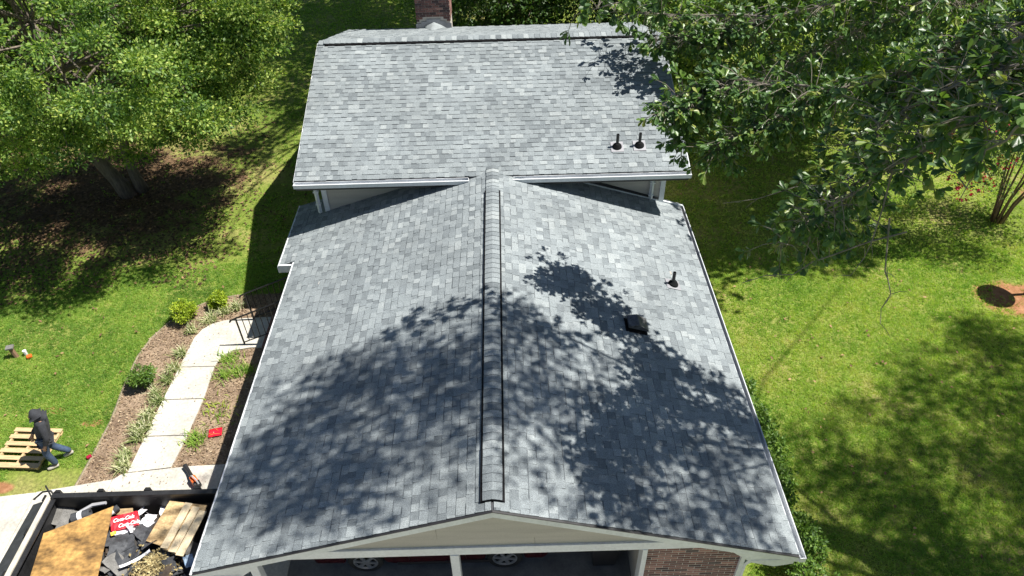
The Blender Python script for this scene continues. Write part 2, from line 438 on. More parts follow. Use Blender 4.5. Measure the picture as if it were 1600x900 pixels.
# drive: strip beside the lawn and the pad the trailer stands on
drive_secs = [[(-16, 0.9), (-10.2, 3.02), (-9.45, 3.1), (-9.45, -6), (-16, -6)],
              [(-9.44, 3.11), (-8.0, 3.36), (-8.0, -6), (-9.44, -6)],
              [(-7.99, 3.365), (-7.82, 3.5), (-6.5, 3.64), (-5.75, 3.66), (-5.75, -6), (-7.99, -6)],
              [(-5.74, 3.66), (-3.91, 3.72), (-3.91, -6), (-5.74, -6)],
              [(-3.9, 0.09), (0.0, 0.09), (0.0, -6), (-3.9, -6)], [(0.01, 0.09), (4.2, 0.09), (4.2, -6), (0.01, -6)]]
mb = MB(); mb.box2((-15, -5.8, 0), (4.1, 0.05, 0.015)); dv = mb.build('driveway', M['mortar']); tag(dv, kind='structure')
for s_ in drive_secs:
    mb = MB(); mb.prism([(x, y, 0.004) for x, y in reversed(s_)], (0, 0, 0.045)); mb.build('slab', M['concrete'], dv, bevel=0.008)

# ================================================================== HOUSE
T, ZR, W = 0.318, 3.8, 4.6
L, TU, ZU, S_, SB = 8.80, 0.307, 3.70, 4.6, 4.0
UX0, UX1 = -4.58, 4.56
house = thing('house', (0, 6, 0), 'brick and beige house with a grey shingled carport gable and a second shingled roof behind', 'house')
zl = lambda x: ZR - T * abs(x)

# ---- roof decks
mb = MB()
th = 0.10
def roofpoly(mb, pts, drop=0.02, th=0.1):
    mb.prism([(x, y, z - drop - th) for x, y, z in pts], (0, 0, th))
YE = 9.33
roof = None
left_poly = [(0, 0.0), (-W, 0.0), (-W, 7.52), (-4.98, 7.55), (-4.98, 10.0), (-4.2, 10.0), (-4.2, YE), (0, YE)]
right_poly = [(0, 0.0), (0, YE), (4.15, YE), (4.15, 9.52), (4.65, 9.47), (W, 0.0)]
mb = MB()
for poly in (list(reversed(left_poly)), list(reversed(right_poly))):
    roofpoly(mb, [(x, y, zl(x)) for x, y in poly])
roof = mb.build('roof', M['deck'], house)
mb = MB()
zu = lambda y: ZU + TU * (y - L) if y <= L + S_ else ZU + TU * S_ - TU * (y - L - S_)
YR, YB = L + S_, L + S_ + SB
for a, b in ((L, YR), (YR, YB)):
    roofpoly(mb, [(UX0, a, zu(a)), (UX1, a, zu(a)), (UX1, b, zu(b)), (UX0, b, zu(b))])
roof2 = mb.build('roof', M['deck'], house)

# ---- shingles
class Shingles:
    """one entry per tab: verts (8) faces (5 + printed shadow band)"""
    def __init__(s): s.items = []
EXPO = 0.143
def tone_pick():
    r = random.random()
    if r < 0.1: return random.uniform(0.74, 0.9)
    if r < 0.36: return random.uniform(0.2, 0.38)
    return random.uniform(0.45, 0.72)
def lay(o, eu, ev, n, length, urange, slope_len, rnd=0.165):
    """courses up a slope; urange(v) -> u0, u1 limits"""
    o, eu, ev, n = Vector(o), Vector(eu), Vector(ev), Vector(n)
    out = []
    nc = int(math.ceil(slope_len / EXPO))
    wob = 0.0
    for j in range(nc):
        v0 = j * EXPO; v1 = min(v0 + EXPO + 0.02, slope_len)
        if v1 - v0 < 0.03: continue
        u0, u1 = urange(v0 + 0.05)
        u = u0 - random.uniform(0, 0.15)
        raised = random.random() < 0.5
        prev_dark = 0
        while u < u1:
            w = random.uniform(0.1, 0.2) if random.random() < 0.9 else random.uniform(0.2, 0.3)
            a, b = max(u, u0), min(u + w, u1)
            if 0 < u1 - (u + w) < 0.05: b = u1; w = u1 - u
            if b - a > 0.015:
                h = random.uniform(0.013, 0.017) if raised else random.uniform(0.004, 0.007)
                jv = random.uniform(-0.006, 0.006)
                tn = tone_pick()
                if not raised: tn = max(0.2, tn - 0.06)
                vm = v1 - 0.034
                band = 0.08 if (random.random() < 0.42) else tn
                P = lambda uu, vv, hh: o + eu * uu + ev * vv + n * hh
                jb = v0 + jv
                hm = h + (0.002 - h) * (vm - jb) / (v1 - jb)
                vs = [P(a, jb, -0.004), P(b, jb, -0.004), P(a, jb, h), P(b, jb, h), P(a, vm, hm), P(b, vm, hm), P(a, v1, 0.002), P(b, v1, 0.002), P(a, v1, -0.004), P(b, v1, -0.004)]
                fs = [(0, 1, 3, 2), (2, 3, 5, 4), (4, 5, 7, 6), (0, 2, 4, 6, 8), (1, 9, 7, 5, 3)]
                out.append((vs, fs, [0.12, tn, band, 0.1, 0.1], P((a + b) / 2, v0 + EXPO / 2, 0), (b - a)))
            u += w; raised = not raised
    return out
cl, sl = 1 / math.sqrt(1 + T * T), T / math.sqrt(1 + T * T)
SL = W / cl
# left slope: u runs along +y from y=0 ; eave at x=-4.6 ; upslope = (+cl,0,sl)
def left_range(v):
    x = -W + v * cl
    return (0.005, 9.99 if x < -4.22 else YE)
lt = lay((-W, 0, zl(W)), (0, 1, 0), (cl, 0, sl), (-sl, 0, cl), YE, left_range, SL - 0.02)
xt = 4.98
lt += lay((-xt, 7.55, zl(xt)), (0, 1, 0), (cl, 0, sl), (-sl, 0, cl), YE, lambda v: (0, 2.44), 0.41)
def right_range(v):
    x = W - v * cl
    return (0.005, 9.47 if x > 4.16 else YE)
rt = lay((W, 0, zl(W)), (0, 1, 0), (-cl, 0, sl), (sl, 0, cl), YE, right_range, SL - 0.02)
cu, su = 1 / math.sqrt(1 + TU * TU), TU / math.sqrt(1 + TU * TU)
uf = lay((UX0, L, zu(L)), (1, 0, 0), (0, cu, su), (0, -su, cu), 9, lambda v: (0.0, UX1 - UX0), S_ / cu - 0.02)
ub = lay((UX0, YB, zu(YB)), (1, 0, 0), (0, -cu, su), (0, su, cu), 9, lambda v: (0.0, UX1 - UX0), SB / cu - 0.02)
alls = sorted(lt + rt, key=lambda q: (Vector(q[3]) - CAM).length - q[4] * 3)
near, far_ = alls[:300], alls[300:]
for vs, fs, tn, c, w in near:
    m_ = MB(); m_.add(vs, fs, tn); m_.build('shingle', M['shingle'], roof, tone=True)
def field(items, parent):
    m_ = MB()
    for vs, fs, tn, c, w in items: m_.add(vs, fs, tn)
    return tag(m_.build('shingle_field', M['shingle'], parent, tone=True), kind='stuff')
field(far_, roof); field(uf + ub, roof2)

# ---- ridge vents and caps
def ridge(parent, p0, p1, side, tt, half, count_len=0.145, vent=True, v0=0.0, v1=1.0):
    p0, p1, side = Vector(p0), Vector(p1), Vector(side)
    d = (p1 - p0).normalized(); ln = (p1 - p0).length; up = Vector((0, 0, 1))
    ch = 1 / math.sqrt(1 + tt * tt)
    def prof(base, hw, h0):     # five points across, rounded over the top
        k = []
        for q in (-1, -0.5, 0, 0.5, 1):
            s_ = q * hw * ch
            z = -tt * abs(s_) * 0.95 + (0.0 if q else -0.006)
            k.append(base + side * s_ + up * (z + h0))
        return k
    if vent:
        a, b = p0 + d * (ln * v0), p0 + d * (ln * v1)
        m_ = MB(); A, B = prof(a, half + 0.034, 0.04), prof(b, half + 0.034, 0.04)
        A0, B0 = [p - up * 0.05 for p in A], [p - up * 0.05 for p in B]
        n_ = 5
        fs = [(i, i + 1, 5 + i + 1, 5 + i) for i in range(4)]
        m_.add(A + B, fs)
        m_.add(A0 + A, [(i, i + 1, 5 + i + 1, 5 + i) for i in range(4)]); m_.add(B0 + B, [(i + 1, i, 5 + i, 5 + i + 1) for i in range(4)])
        m_.add([A0[0], A[0], B[0], B0[0], A0[4], A[4], B[4], B0[4]], [(0, 1, 2, 3), (7, 6, 5, 4)])
        m_.build('ridge_vent', M['vent_black'], parent)
    n = int(ln / count_len)
    for i in range(n):
        s0 = i * ln / n; s1 = s0 + ln / n + 0.03
        r = random.random()
        tn = random.uniform(0.75, 1.0) if r < 0.22 else (random.uniform(0.15, 0.32) if r < 0.5 else random.uniform(0.4, 0.65))
        hh = 0.064 if vent and v0 * ln - 0.1 <= s0 <= v1 * ln else 0.036
        A, B = prof(p0 + d * s0, half + random.uniform(-0.004, 0.004), hh), prof(p0 + d * min(s1, ln), half, hh - 0.012)
        A0 = [p - up * 0.007 for p in A]
        m_ = MB()
        m_.add(A + B, [(k, k + 1, 5 + k + 1, 5 + k) for k in range(4)], tn)
        m_.add(A0 + A, [(k, k + 1, 5 + k + 1, 5 + k) for k in range(4)], 0.22)
        B0 = [p - up * 0.014 for p in B]
        m_.add([A0[0], A[0], B[0], B0[0], A0[4], A[4], B[4], B0[4]], [(0, 3, 2, 1), (4, 5, 6, 7)], 0.1)
        m_.build('ridge_cap', M['shingle'], parent, tone=True)
ridge(roof, (0, 0.14, ZR), (0, 9.08, ZR), (1, 0, 0), T, 0.15, v0=0.0, v1=0.885)
ridge(roof2, (UX0 + 0.02, YR, zu(YR)), (UX1 - 0.02, YR, zu(YR)), (0, 1, 0), TU, 0.15, v0=0.02, v1=0.98)

# ---- trim of the carport gable
mb = MB()
for sx in (-1, 1):
    top = lambda x, o: (x, 0.0, zl(x) - o)
    mb.hexa([(0, -0.02, ZR - 0.155), (sx * W, -0.02, zl(W) - 0.155), (sx * W, 0.02, zl(W) - 0.155), (0, 0.02, ZR - 0.155)][::sx], [(0, -0.02, ZR - 0.028), (sx * W, -0.02, zl(W) - 0.028), (sx * W, 0.02, zl(W) - 0.028), (0, 0.02, ZR - 0.028)][::sx])
fas = mb.build('rake_fascia', M['white_trim'], house)
mb = MB()
for sx in (-1, 1):
    mb.hexa([(0, -0.03, ZR - 0.022), (sx * W, -0.03, zl(W) - 0.022), (sx * W, 0.0, zl(W) - 0.022), (0, 0.0, ZR - 0.022)][::sx], [(0, -0.03, ZR - 0.004), (sx * W, -0.03, zl(W) - 0.004), (sx * W, 0.004, zl(W) - 0.004), (0, 0.004, ZR - 0.004)][::sx])
mb.build('drip_edge', M['drip'], house)
# eave edging (white metal) left with its jog, and right gutter
def eave_strip(name, x0, x1, y0, y1, zt, h, m):
    b_ = MB(); b_.box2((x0, y0, zt - h), (x1, y1, zt)); return b_.build(name, m, house)
eave_strip('eave_fascia', -W - 0.035, -W, -0.03, 7.52, zl(W) + 0.004, 0.17, M['white_trim'])
eave_strip('eave_fascia', -xt - 0.035, -xt, 7.5, 10.0, zl(xt) + 0.004, 0.17, M['white_trim'])
eave_strip('eave_fascia', -xt, -W, 7.48, 7.53, zl(xt) + 0.06, 0.2, M['white_trim'])
mb = MB(); mb.box2((W, -0.03, zl(W) - 0.13), (W + 0.012, 9.46, zl(W) + 0.0)); mb.box2((W + 0.012, -0.03, zl(W) - 0.13), (W + 0.1, 9.46, zl(W) - 0.115)); mb.box2((W + 0.09, -0.03, zl(W) - 0.115), (W + 0.105, 9.46, zl(W) - 0.02))
mb.box2((W + 0.012, -0.045, zl(W) - 0.13), (W + 0.105, -0.03, zl(W) - 0.02))
g_ = mb.build('gutter', M['white_trim'], house)
mb = MB(); mb.tube([(W + 0.05, 0.06, zl(W) - 0.12), (W + 0.05, 0.1, zl(W) - 0.22), (4.25, 0.35, zl(W) - 0.5), (4.05, 0.4, 1.4), (4.05, 0.4, 0.1)], 0.04, n=4); mb.build('downspout', M['white_trim'], house)

# soffits
mb = MB()
for sx in (-1, 1):
    mb.box2((sx * 3.9, 0.02, zl(W) - 0.17), (sx * (W - 0.002), 9.3, zl(W) - 0.15))
    mb.hexa([(0, 0.02, ZR - 0.19), (sx * 3.9, 0.02, zl(3.9) - 0.19), (sx * 3.9, 0.36, zl(3.9) - 0.19), (0, 0.36, ZR - 0.19)][::sx], [(0, 0.02, ZR - 0.175), (sx * 3.9, 0.02, zl(3.9) - 0.175), (sx * 3.9, 0.36, zl(3.9) - 0.175), (0, 0.36, ZR - 0.175)][::sx])
mb.build('soffit', M['white_trim'], house)
# boxed eave returns at both gable corners
for sx in (-1, 1):
    mb = MB(); pl = [(sx * 3.55, 0.06, zl(3.55) - 0.2), (sx * 4.58, 0.06, zl(4.58) - 0.2), (sx * 4.58, 0.06, 2.05), (sx * 4.3, 0.06, 1.98), (sx * 3.92, 0.06, 2.12)]
    if sx < 0: pl = pl[::-1]
    mb.prism(pl[::-1], (0, -0.035, 0)); mb.build('eave_return', M['white_trim'], house)

# gable siding: lapped planks
gz0 = 2.3
z = gz0
while z < ZR - 0.25:
    z1 = min(z + 0.19, ZR - 0.22)
    hw0 = (ZR - 0.2 - z) / T; hw1 = max(0.02, (ZR - 0.2 - z1) / T)
    hw0 = min(hw0, 3.9); hw1 = min(hw1, 3.9)
    cuts = [-hw0, random.choice([-0.9, 0.6, 0.2]), hw0] if hw0 > 1.6 else [-hw0, hw0]
    for a, b in zip(cuts[:-1], cuts[1:]):
        at_ = -hw1 if a == -hw0 else a + 0.004; bt = hw1 if b == hw0 else b
        a_ = a if a == -hw0 else a + 0.004
        mb = MB(); mb.hexa([(a_, 0.335, z), (b, 0.335, z), (b, 0.37, z), (a_, 0.37, z)], [(at_, 0.352, z1 + 0.004), (bt, 0.352, z1 + 0.004), (bt, 0.37, z1 + 0.004), (at_, 0.37, z1 + 0.004)])
        mb.build('siding_plank', M['siding'], house)
    z += 0.19
# beam, posts
mb = MB(); mb.box2((-3.98, 0.3, 2.1), (3.95, 0.42, 2.3)); mb.build('beam', M['white_trim'], house, bevel=0.006)
for px_ in (-3.86, -0.66):
    mb = MB(); mb.box2((px_ - 0.07, 0.29, 0.04), (px_ + 0.07, 0.43, 2.1)); mb.build('post', M['white_trim'], house, bevel=0.008)
mb = MB(); mb.box2((2.3, 0.29, 0.04), (2.38, 0.5, 2.1)); mb.build('post', M['white_trim'], house, bevel=0.006)
# brick panel right of the carport
mb = MB(); mb.box2((2.385, 0.39, 0.0), (3.93, 0.55, 2.25)); bw = mb.build('brick_wall', M['mortar'], house)
z = 2.08; row = 0
while z > 0.9:
    off = 0.0 if row % 2 else -0.105
    x = 2.39 + off
    while x < 3.92:
        a, b = max(x, 2.387), min(x + 0.2, 3.928)
        if b - a > 0.03:
            mb = MB(); mb.box2((a, 0.385, z - 0.048), (b - 0.0, 0.395, z - 0.002), tone=min(1, max(0, random.gauss(0.45, 0.28)))); mb.build('brick', M['brick'], bw, tone=True)
        x += 0.212
    z -= 0.066; row += 1
mb = MB(); mb.box2((3.93, 0.34, 0.0), (4.0, 0.5, 2.15)); mb.build('corner_board', M['white_trim'], house)
# carport floor and rooms behind
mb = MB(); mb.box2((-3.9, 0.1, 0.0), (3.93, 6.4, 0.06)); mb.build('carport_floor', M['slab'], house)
mb = MB()
mb.box2((-3.9, 3.75, 0), (-3.8, 9.34, 2.36)); mb.box2((3.83, 0.55, 0), (3.93, 9.34, 2.36)); mb.box2((-3.8, 6.4, 0), (3.83, 6.5, 2.6)); mb.box2((2.385, 0.55, 0.06), (2.5, 6.4, 2.36))
mb.build('wall', M['siding'], house)
mb = MB(); mb.box2((-3.9, 0.45, 2.32), (3.83, 6.4, 2.36)); mb.build('carport_ceiling', M['white_trim'], house)
# ---- upper house walls: planks on the visible front
WY = 9.35
mb = MB(); mb.box2((-4.15, WY + 0.02, 0), (4.15, 16.9, 3.62))
for sx in (-4.15, 4.13):
    mb.prism([(sx, WY + 0.1, 3.62), (sx, 16.8, 3.62), (sx, YR, zu(YR) - 0.14)][::-1], (0.02, 0, 0))
wall2 = mb.build('wall', M['siding'], house)
z = 2.3
while z < 3.6:
    mb = MB(); zt = min(z + 0.196, 3.62)
    mb.hexa([(-4.1, WY - 0.012, z), (4.1, WY - 0.012, z), (4.1, WY + 0.03, z), (-4.1, WY + 0.03, z)], [(-4.1, WY + 0.006, zt), (4.1, WY + 0.006, zt), (4.1, WY + 0.03, zt), (-4.1, WY + 0.03, zt)])
    mb.build('siding_plank', M['siding'], house); z += 0.19
for x0, x1 in ((-4.17, -4.05), (4.05, 4.17)):
    mb = MB(); mb.box2((x0, WY - 0.03, 0), (x1, WY + 0.1, 3.58)); mb.build('corner_board', M['white_trim'], house)
for x in (-4.28, 3.83):
    mb = MB(); mb.tube([(x, L + 0.05, 3.56), (x, L + 0.12, 3.48), (x, WY - 0.09, 3.3), (x, WY - 0.08, zl(x) + 0.06)], 0.05, n=4)
    for zz in (3.1, 2.75):
        mb.box((x, WY - 0.08, zz), (0.13, 0.09, 0.025))
    mb.build('downspout', M['white_trim'], house)
# upper soffit, fascia, gutter halves
mb = MB(); mb.box2((UX0, L + 0.02, 3.56), (UX1, WY, 3.58)); mb.build('soffit', M['white_trim'], house)
mb = MB(); mb.box2((UX0, L + 0.0, 3.44), (UX1, L + 0.02, 3.66)); mb.build('eave_fascia', M['drip'], house)
for a, b in ((UX0 - 0.01, -0.55), (0.46, UX1 + 0.02)):
    mb = MB()
    mb.box2((a, L - 0.11, 3.565), (b, L - 0.002, 3.58)); mb.box2((a, L - 0.125, 3.565), (b, L - 0.108, 3.668)); mb.box2((a, L - 0.14, 3.65), (b, L - 0.125, 3.668))
    mb.box2((a, L - 0.108, 3.58), (a + 0.012, L - 0.002, 3.66)); mb.box2((b - 0.012, L - 0.108, 3.58), (b, L - 0.002, 3.66))
    mb.box2((a + 0.012, L - 0.016, 3.58), (b - 0.012, L - 0.002, 3.675))
    mb.build('gutter', M['white_trim'], house)
# rake boards of the upper roof
mb = MB()
for x0, x1 in ((UX0 - 0.03, UX0 - 0.002), (UX1 + 0.002, UX1 + 0.03)):
    for a, b in ((L, YR), (YR, YB)):
        mb.hexa([(x0, a, zu(a) - 0.18), (x1, a, zu(a) - 0.18), (x1, b, zu(b) - 0.18), (x0, b, zu(b) - 0.18)], [(x0, a, zu(a) - 0.03), (x1, a, zu(a) - 0.03), (x1, b, zu(b) - 0.03), (x0, b, zu(b) - 0.03)])
mb.build('rake_board', M['white_trim'], house)
# wall flashing right of the ridge (dark) and its white strip
mb = MB(); x0, x1 = 0.9, 4.04
mb.hexa([(x0, WY - 0.022, zl(x0) - 0.01), (x1, WY - 0.022, zl(x1) - 0.01), (x1, WY - 0.012, zl(x1) - 0.01), (x0, WY - 0.012, zl(x0) - 0.01)], [(x0, WY - 0.022, zl(x0) + 0.15), (x1, WY - 0.022, zl(x1) + 0.1), (x1, WY - 0.014, zl(x1) + 0.1), (x0, WY - 0.014, zl(x0) + 0.15)])
mb.build('wall_flashing', M['drip'], house)
mb = MB(); x0, x1 = 1.3, 4.68
mb.hexa([(x0, WY - 0.07, zl(x0) + 0.01), (x1, WY - 0.02, zl(x1) + 0.01), (x1, WY + 0.03, zl(x1) + 0.01), (x0, WY - 0.03, zl(x0) + 0.01)], [(x0, WY - 0.07, zl(x0) + 0.035), (x1, WY - 0.02, zl(x1) + 0.04), (x1, WY + 0.03, zl(x1) + 0.04), (x0, WY - 0.03, zl(x0) + 0.035)])
mb.build('flashing_strip', M['white_trim'], house)

# ---- chimney on the far slope
CX0, CX1, CY0, CY1 = -2.36, -1.29, 17.1, 18.0
mb = MB(); mb.box2((CX0 + 0.015, CY0 + 0.015, 0), (CX1 - 0.015, CY1, 6.6)); ch = mb.build('chimney', M['mortar'], house)
z = 4.2; row = 0
while z < 5.3:
    off = 0 if row % 2 else -0.107
    x = CX0 + off
    while x < CX1 - 0.02:
        a, b = max(x, CX0), min(x + 0.2, CX1)
        skip = z < 4.28 and CX0 + 0.15 < (a + b) / 2 < CX1 - 0.2
        if b - a > 0.04 and not skip:
            mb = MB(); mb.box2((a, CY0, z), (b, CY0 + 0.05, z + 0.058), tone=min(1, max(0, random.gauss(0.3, 0.25)))); mb.build('brick', M['brick'], ch, tone=True)
        x += 0.213
    y = CY0 + 0.06 + (0 if row % 2 else 0.1)
    while y < CY1 - 0.05:
        mb = MB(); mb.box2((CX1 - 0.03, y, z), (CX1, min(y + 0.2, CY1), z + 0.058), tone=min(1, max(0, random.gauss(0.7, 0.2)))); mb.build('brick', M['brick'], ch, tone=True)  # sunlit right face: sunlight put into the bricks' tone, lighter than the front
        y += 0.213
    z += 0.071; row += 1
mb = MB()
while z < 6.55:
    x = CX0 + (0 if row % 2 else -0.107)
    while x < CX1 - 0.02:
        a, b = max(x, CX0), min(x + 0.2, CX1)
        if b - a > 0.04: mb.box2((a, CY0, z), (b, CY0 + 0.05, z + 0.058), tone=min(1, max(0, random.gauss(0.3, 0.25))))
        x += 0.213
    y = CY0 + 0.06 + (0 if row % 2 else 0.1)
    while y < CY1 - 0.05:
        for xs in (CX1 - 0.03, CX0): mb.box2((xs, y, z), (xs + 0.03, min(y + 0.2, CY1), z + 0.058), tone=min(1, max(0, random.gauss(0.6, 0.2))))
        y += 0.213
    z += 0.071; row += 1
tag(mb.build('upper_bricks', M['brick'], ch, tone=True), kind='stuff')
mb = MB(); mb.box2((CX0 - 0.05, CY0 - 0.05, 6.602), (CX1 + 0.05, CY1 + 0.05, 6.7)); mb.build('chimney_cap', M['concrete'], ch, bevel=0.01)
mb = MB()
zb = 3.8
mb.prism([(CX0 - 0.02, CY0 - 0.012, zb), (CX1 + 0.02, CY0 - 0.012, zb), (CX1 + 0.02, CY0 - 0.012, 4.14), (CX1 - 0.16, CY0 - 0.012, 4.14), (CX1 - 0.16, CY0 - 0.012, 4.2), (CX1 - 0.32, CY0 - 0.012, 4.2), (CX1 - 0.32, CY0 - 0.012, 4.27), (CX0 + 0.32, CY0 - 0.012, 4.27), (CX0 + 0.32, CY0 - 0.012, 4.2), (CX0 + 0.15, CY0 - 0.012, 4.2), (CX0 + 0.15, CY0 - 0.012, 4.14), (CX0 - 0.02, CY0 - 0.012, 4.14)], (0, 0.01, 0))
mb.build('step_flashing', M['lead'], ch)
# cricket (little saddle roof) uphill of the chimney
mb = MB(); xm = (CX0 + CX1) / 2; zc = zu(CY0)
n_ = 9; top = []
vs = []; 
for i in range(n_):
    q = i / (n_ - 1); x = CX0 + 0.16 + (CX1 - CX0 - 0.3) * q
    hgt = 0.2 * max(0.0, 1 - abs(2 * q - 1)) ** 0.8
    vs.append((x, CY0 - 0.02, zc + 0.01 + hgt)); 
for i in range(n_):
    x = vs[i][0]; y_ = CY0 - 0.02 - 3.2 * (vs[i][2] - zc); vs.append((x * 0.75 + xm * 0.25, y_, zu(y_) + 0.012))
mb.add(vs, [(n_ + i, n_ + i + 1, i + 1, i) for i in range(n_ - 1)], 0.75)
mb.build('cricket', M['shingle'], ch, tone=True, smooth=True)

# ---- roof penetrations
def pipe_boot(p, n):
    n = Vector(n); p = Vector(p)
    mt = n.to_track_quat('Z', 'Y').to_matrix()
    r_ = thing('vent_pipe', p, '', 'vent pipe')
    m_ = MB(); m_.box(p + n * 0.012, (0.3, 0.32, 0.012), rot=mt); m_.build('base_plate', M['lead'], r_, bevel=0.004)
    m_ = MB(); m_.lathe([(0.115, 0.012), (0.105, 0.05), (0.07, 0.085), (0.045, 0.11)], p, 16, axis=mt); m_.build('boot', M['vent_black'], r_, smooth=False)
    m_ = MB(); m_.lathe([(0.036, 0.0), (0.036, 0.34), (0.028, 0.34), (0.028, 0.3)], p, 14); m_.build('pipe', M['blackplastic'], r_)
    return r_
for p, n, lb in (((2.95, 9.54, zu(9.54) + 0.006), (0, -su, cu), 'black vent pipe on the upper roof, left of the pair near the eave'),
                 ((3.48, 9.56, zu(9.56) + 0.006), (0, -su, cu), 'black vent pipe on the upper roof, right of the pair, under the overhanging oak leaves'),
                 ((3.78, 6.05, zl(3.78) + 0.006), (sl, 0, cl), 'lone black vent pipe on the right slope of the carport roof')):
    tag(pipe_boot(p, n), lb, 'vent pipe', 'vent pipes on the roofs')
c0 = Vector((2.72, 4.45, zl(2.72) + 0.006)); nn = Vector((sl, 0, cl)); ev_ = Vector((-cl, 0, sl)); eu_ = Vector((0, 1, 0))
bx = thing('roof_vent', c0, 'square black box vent with a peaked hood on the right roof slope', 'roof vent')
def LP(a, b, h): return c0 + eu_ * a + ev_ * (-b) + nn * h
mb = MB(); mb.slab([LP(-0.18, 0.22, 0.016), LP(0.18, 0.22, 0.016), LP(0.18, -0.22, 0.016), LP(-0.18, -0.22, 0.016)], 0.012); mb.build('base_plate', M['vent_black'], bx)
mb = MB()
lo = [LP(-0.13, -0.17, 0.012), LP(0.13, -0.17, 0.012), LP(0.13, 0.17, 0.012), LP(-0.13, 0.17, 0.012)]
hi = [LP(-0.13, -0.17, 0.1), LP(0.13, -0.17, 0.1), LP(0.13, 0.17, 0.1), LP(-0.13, 0.17, 0.1)]
mb.hexa(lo, hi); mb.build('body', M['vent_black'], bx)
mb = MB()
mb.prism([LP(-0.16, -0.2, 0.08), LP(-0.16, 0.2, 0.08), LP(-0.16, 0.2, 0.12), LP(-0.16, -0.02, 0.19), LP(-0.16, -0.2, 0.12)], eu_ * 0.32)
mb.build('hood', mat('vent_hood', (0.035, 0.035, 0.038), 0.4, 0.4, 14, c2=(0.12, 0.12, 0.125)), bx, bevel=0.006)

# ---- entry steps and railings
mb = MB()
for i, (x0, z) in enumerate(((-5.75, 0.18), (-5.45, 0.36), (-5.15, 0.54))):
    mb.box2((x0, 7.0, 0.0 if i == 0 else 0.18 * i + 0.001), (-3.92, 8.35, z))
mb.build('entry_steps', M['brick'] if False else mat('step_brick', (0.2, 0.1, 0.075), 0.9, 0.35, 6, fine=0.2), house)
for y, lb in ((7.22, 'black iron stair railing on the near side of the entry steps'), (8.12, 'black iron stair railing on the far side of the entry steps')):
    rl = thing('railing', (-6.25, y, 0), lb, 'railing', 'iron railings of the entry steps')
    P0 = Vector((-6.25, y, 0.05)); top = lambda x: 0.92 + (x + 6.25) * 0.42; bot = lambda x: 0.12 + (x + 6.25) * 0.42
    mb = MB(); mb.tube([(-6.42, y, 0.8), (-6.38, y, top(-6.33) - 0.03), (-6.25, y, top(-6.25)), (-4.3, y, top(-4.3))], 0.022, n=6); mb.build('handrail', M['iron'], rl)
    mb = MB(); mb.tube([(-6.25, y, bot(-6.25)), (-4.3, y, bot(-4.3))], 0.016, n=5); mb.build('lower_rail', M['iron'], rl)
    for px_ in (-6.25, -4.35):
        mb = MB(); mb.tube([(px_, y, 0.0), (px_, y, top(px_))], 0.022, n=5); mb.build('post', M['iron'], rl)
    for k in range(12):
        x = -6.1 + k * 0.15
        mb = MB(); mb.tube([(x, y, bot(x)), (x, y, top(x))], 0.011, n=4); mb.build('baluster', M['iron'], rl)

# ================================================================== CAR in the carport
car = thing('car', (-1.15, 2.0, 0.06), 'dark maroon car parked sideways in the shaded carport', 'car')
Y0, Y1 = 1.16, 2.86
prof = [(-3.32, 0.32), (-3.36, 0.62), (-3.22, 0.8), (-2.3, 0.93), (-1.72, 0.98), (-1.0, 1.42), (-0.2, 1.46), (0.3, 1.3), (0.72, 1.02), (0.86, 0.86), (0.9, 0.45), (0.8, 0.3)]
def arch(cx, r=0.36, n=9):
    return [(cx + r * math.cos(a), 0.31 + r * math.sin(a)) for a in [math.pi * k / (n - 1) for k in range(n)]]
outline = prof + [(p[0], max(p[1], 0.25)) for p in arch(0.1)] + [(-1.9, 0.25)] + [(p[0], max(p[1], 0.25)) for p in arch(-2.42)]
mb = MB(); mb.prism([(x, Y0, z + 0.06) for x, z in outline][::-1], (0, Y1 - Y0, 0))
mb.build('body', M['car'], car, bevel=0.05)
for quad in ([(-1.55, 1.04), (-0.92, 1.36), (-0.62, 1.37), (-0.62, 1.03)], [(-0.55, 1.03), (-0.55, 1.37), (-0.2, 1.37), (0.2, 1.24), (0.42, 1.05)]):
    mb = MB(); mb.prism([(x, Y0 - 0.004, z + 0.06) for x, z in quad][::-1], (0, 0.01, 0)); mb.build('window', M['glass'], car)
mb = MB(); mb.box((-0.6, Y0 - 0.004, 0.72), (0.006, 0.01, 0.55)); mb.box((-1.62, Y0 - 0.004, 0.72), (0.006, 0.01, 0.5)); mb.build('door_seam', M['blackplastic'], car)
mb = MB(); mb.box((-0.75, Y0 - 0.015, 0.93), (0.16, 0.03, 0.03)); mb.build('door_handle', M['car'], car, bevel=0.006)
mb = MB(); mb.box((-1.0, Y0 + 0.01, 0.34), (1.7, 0.03, 0.08)); mb.build('sill', M['blackplastic'], car)
mb = MB(); mb.box((-3.27, Y0 + 0.1, 0.76), (0.14, 0.22, 0.1)); mb.build('headlight', M['greyplastic'], car, bevel=0.02)
mb = MB(); mb.box((0.84, Y0 + 0.1, 0.86), (0.1, 0.22, 0.14)); mb.build('tail_light', M['lamp_red'], car, bevel=0.02)
ax = Matrix.Rotation(R(90), 3, 'X')
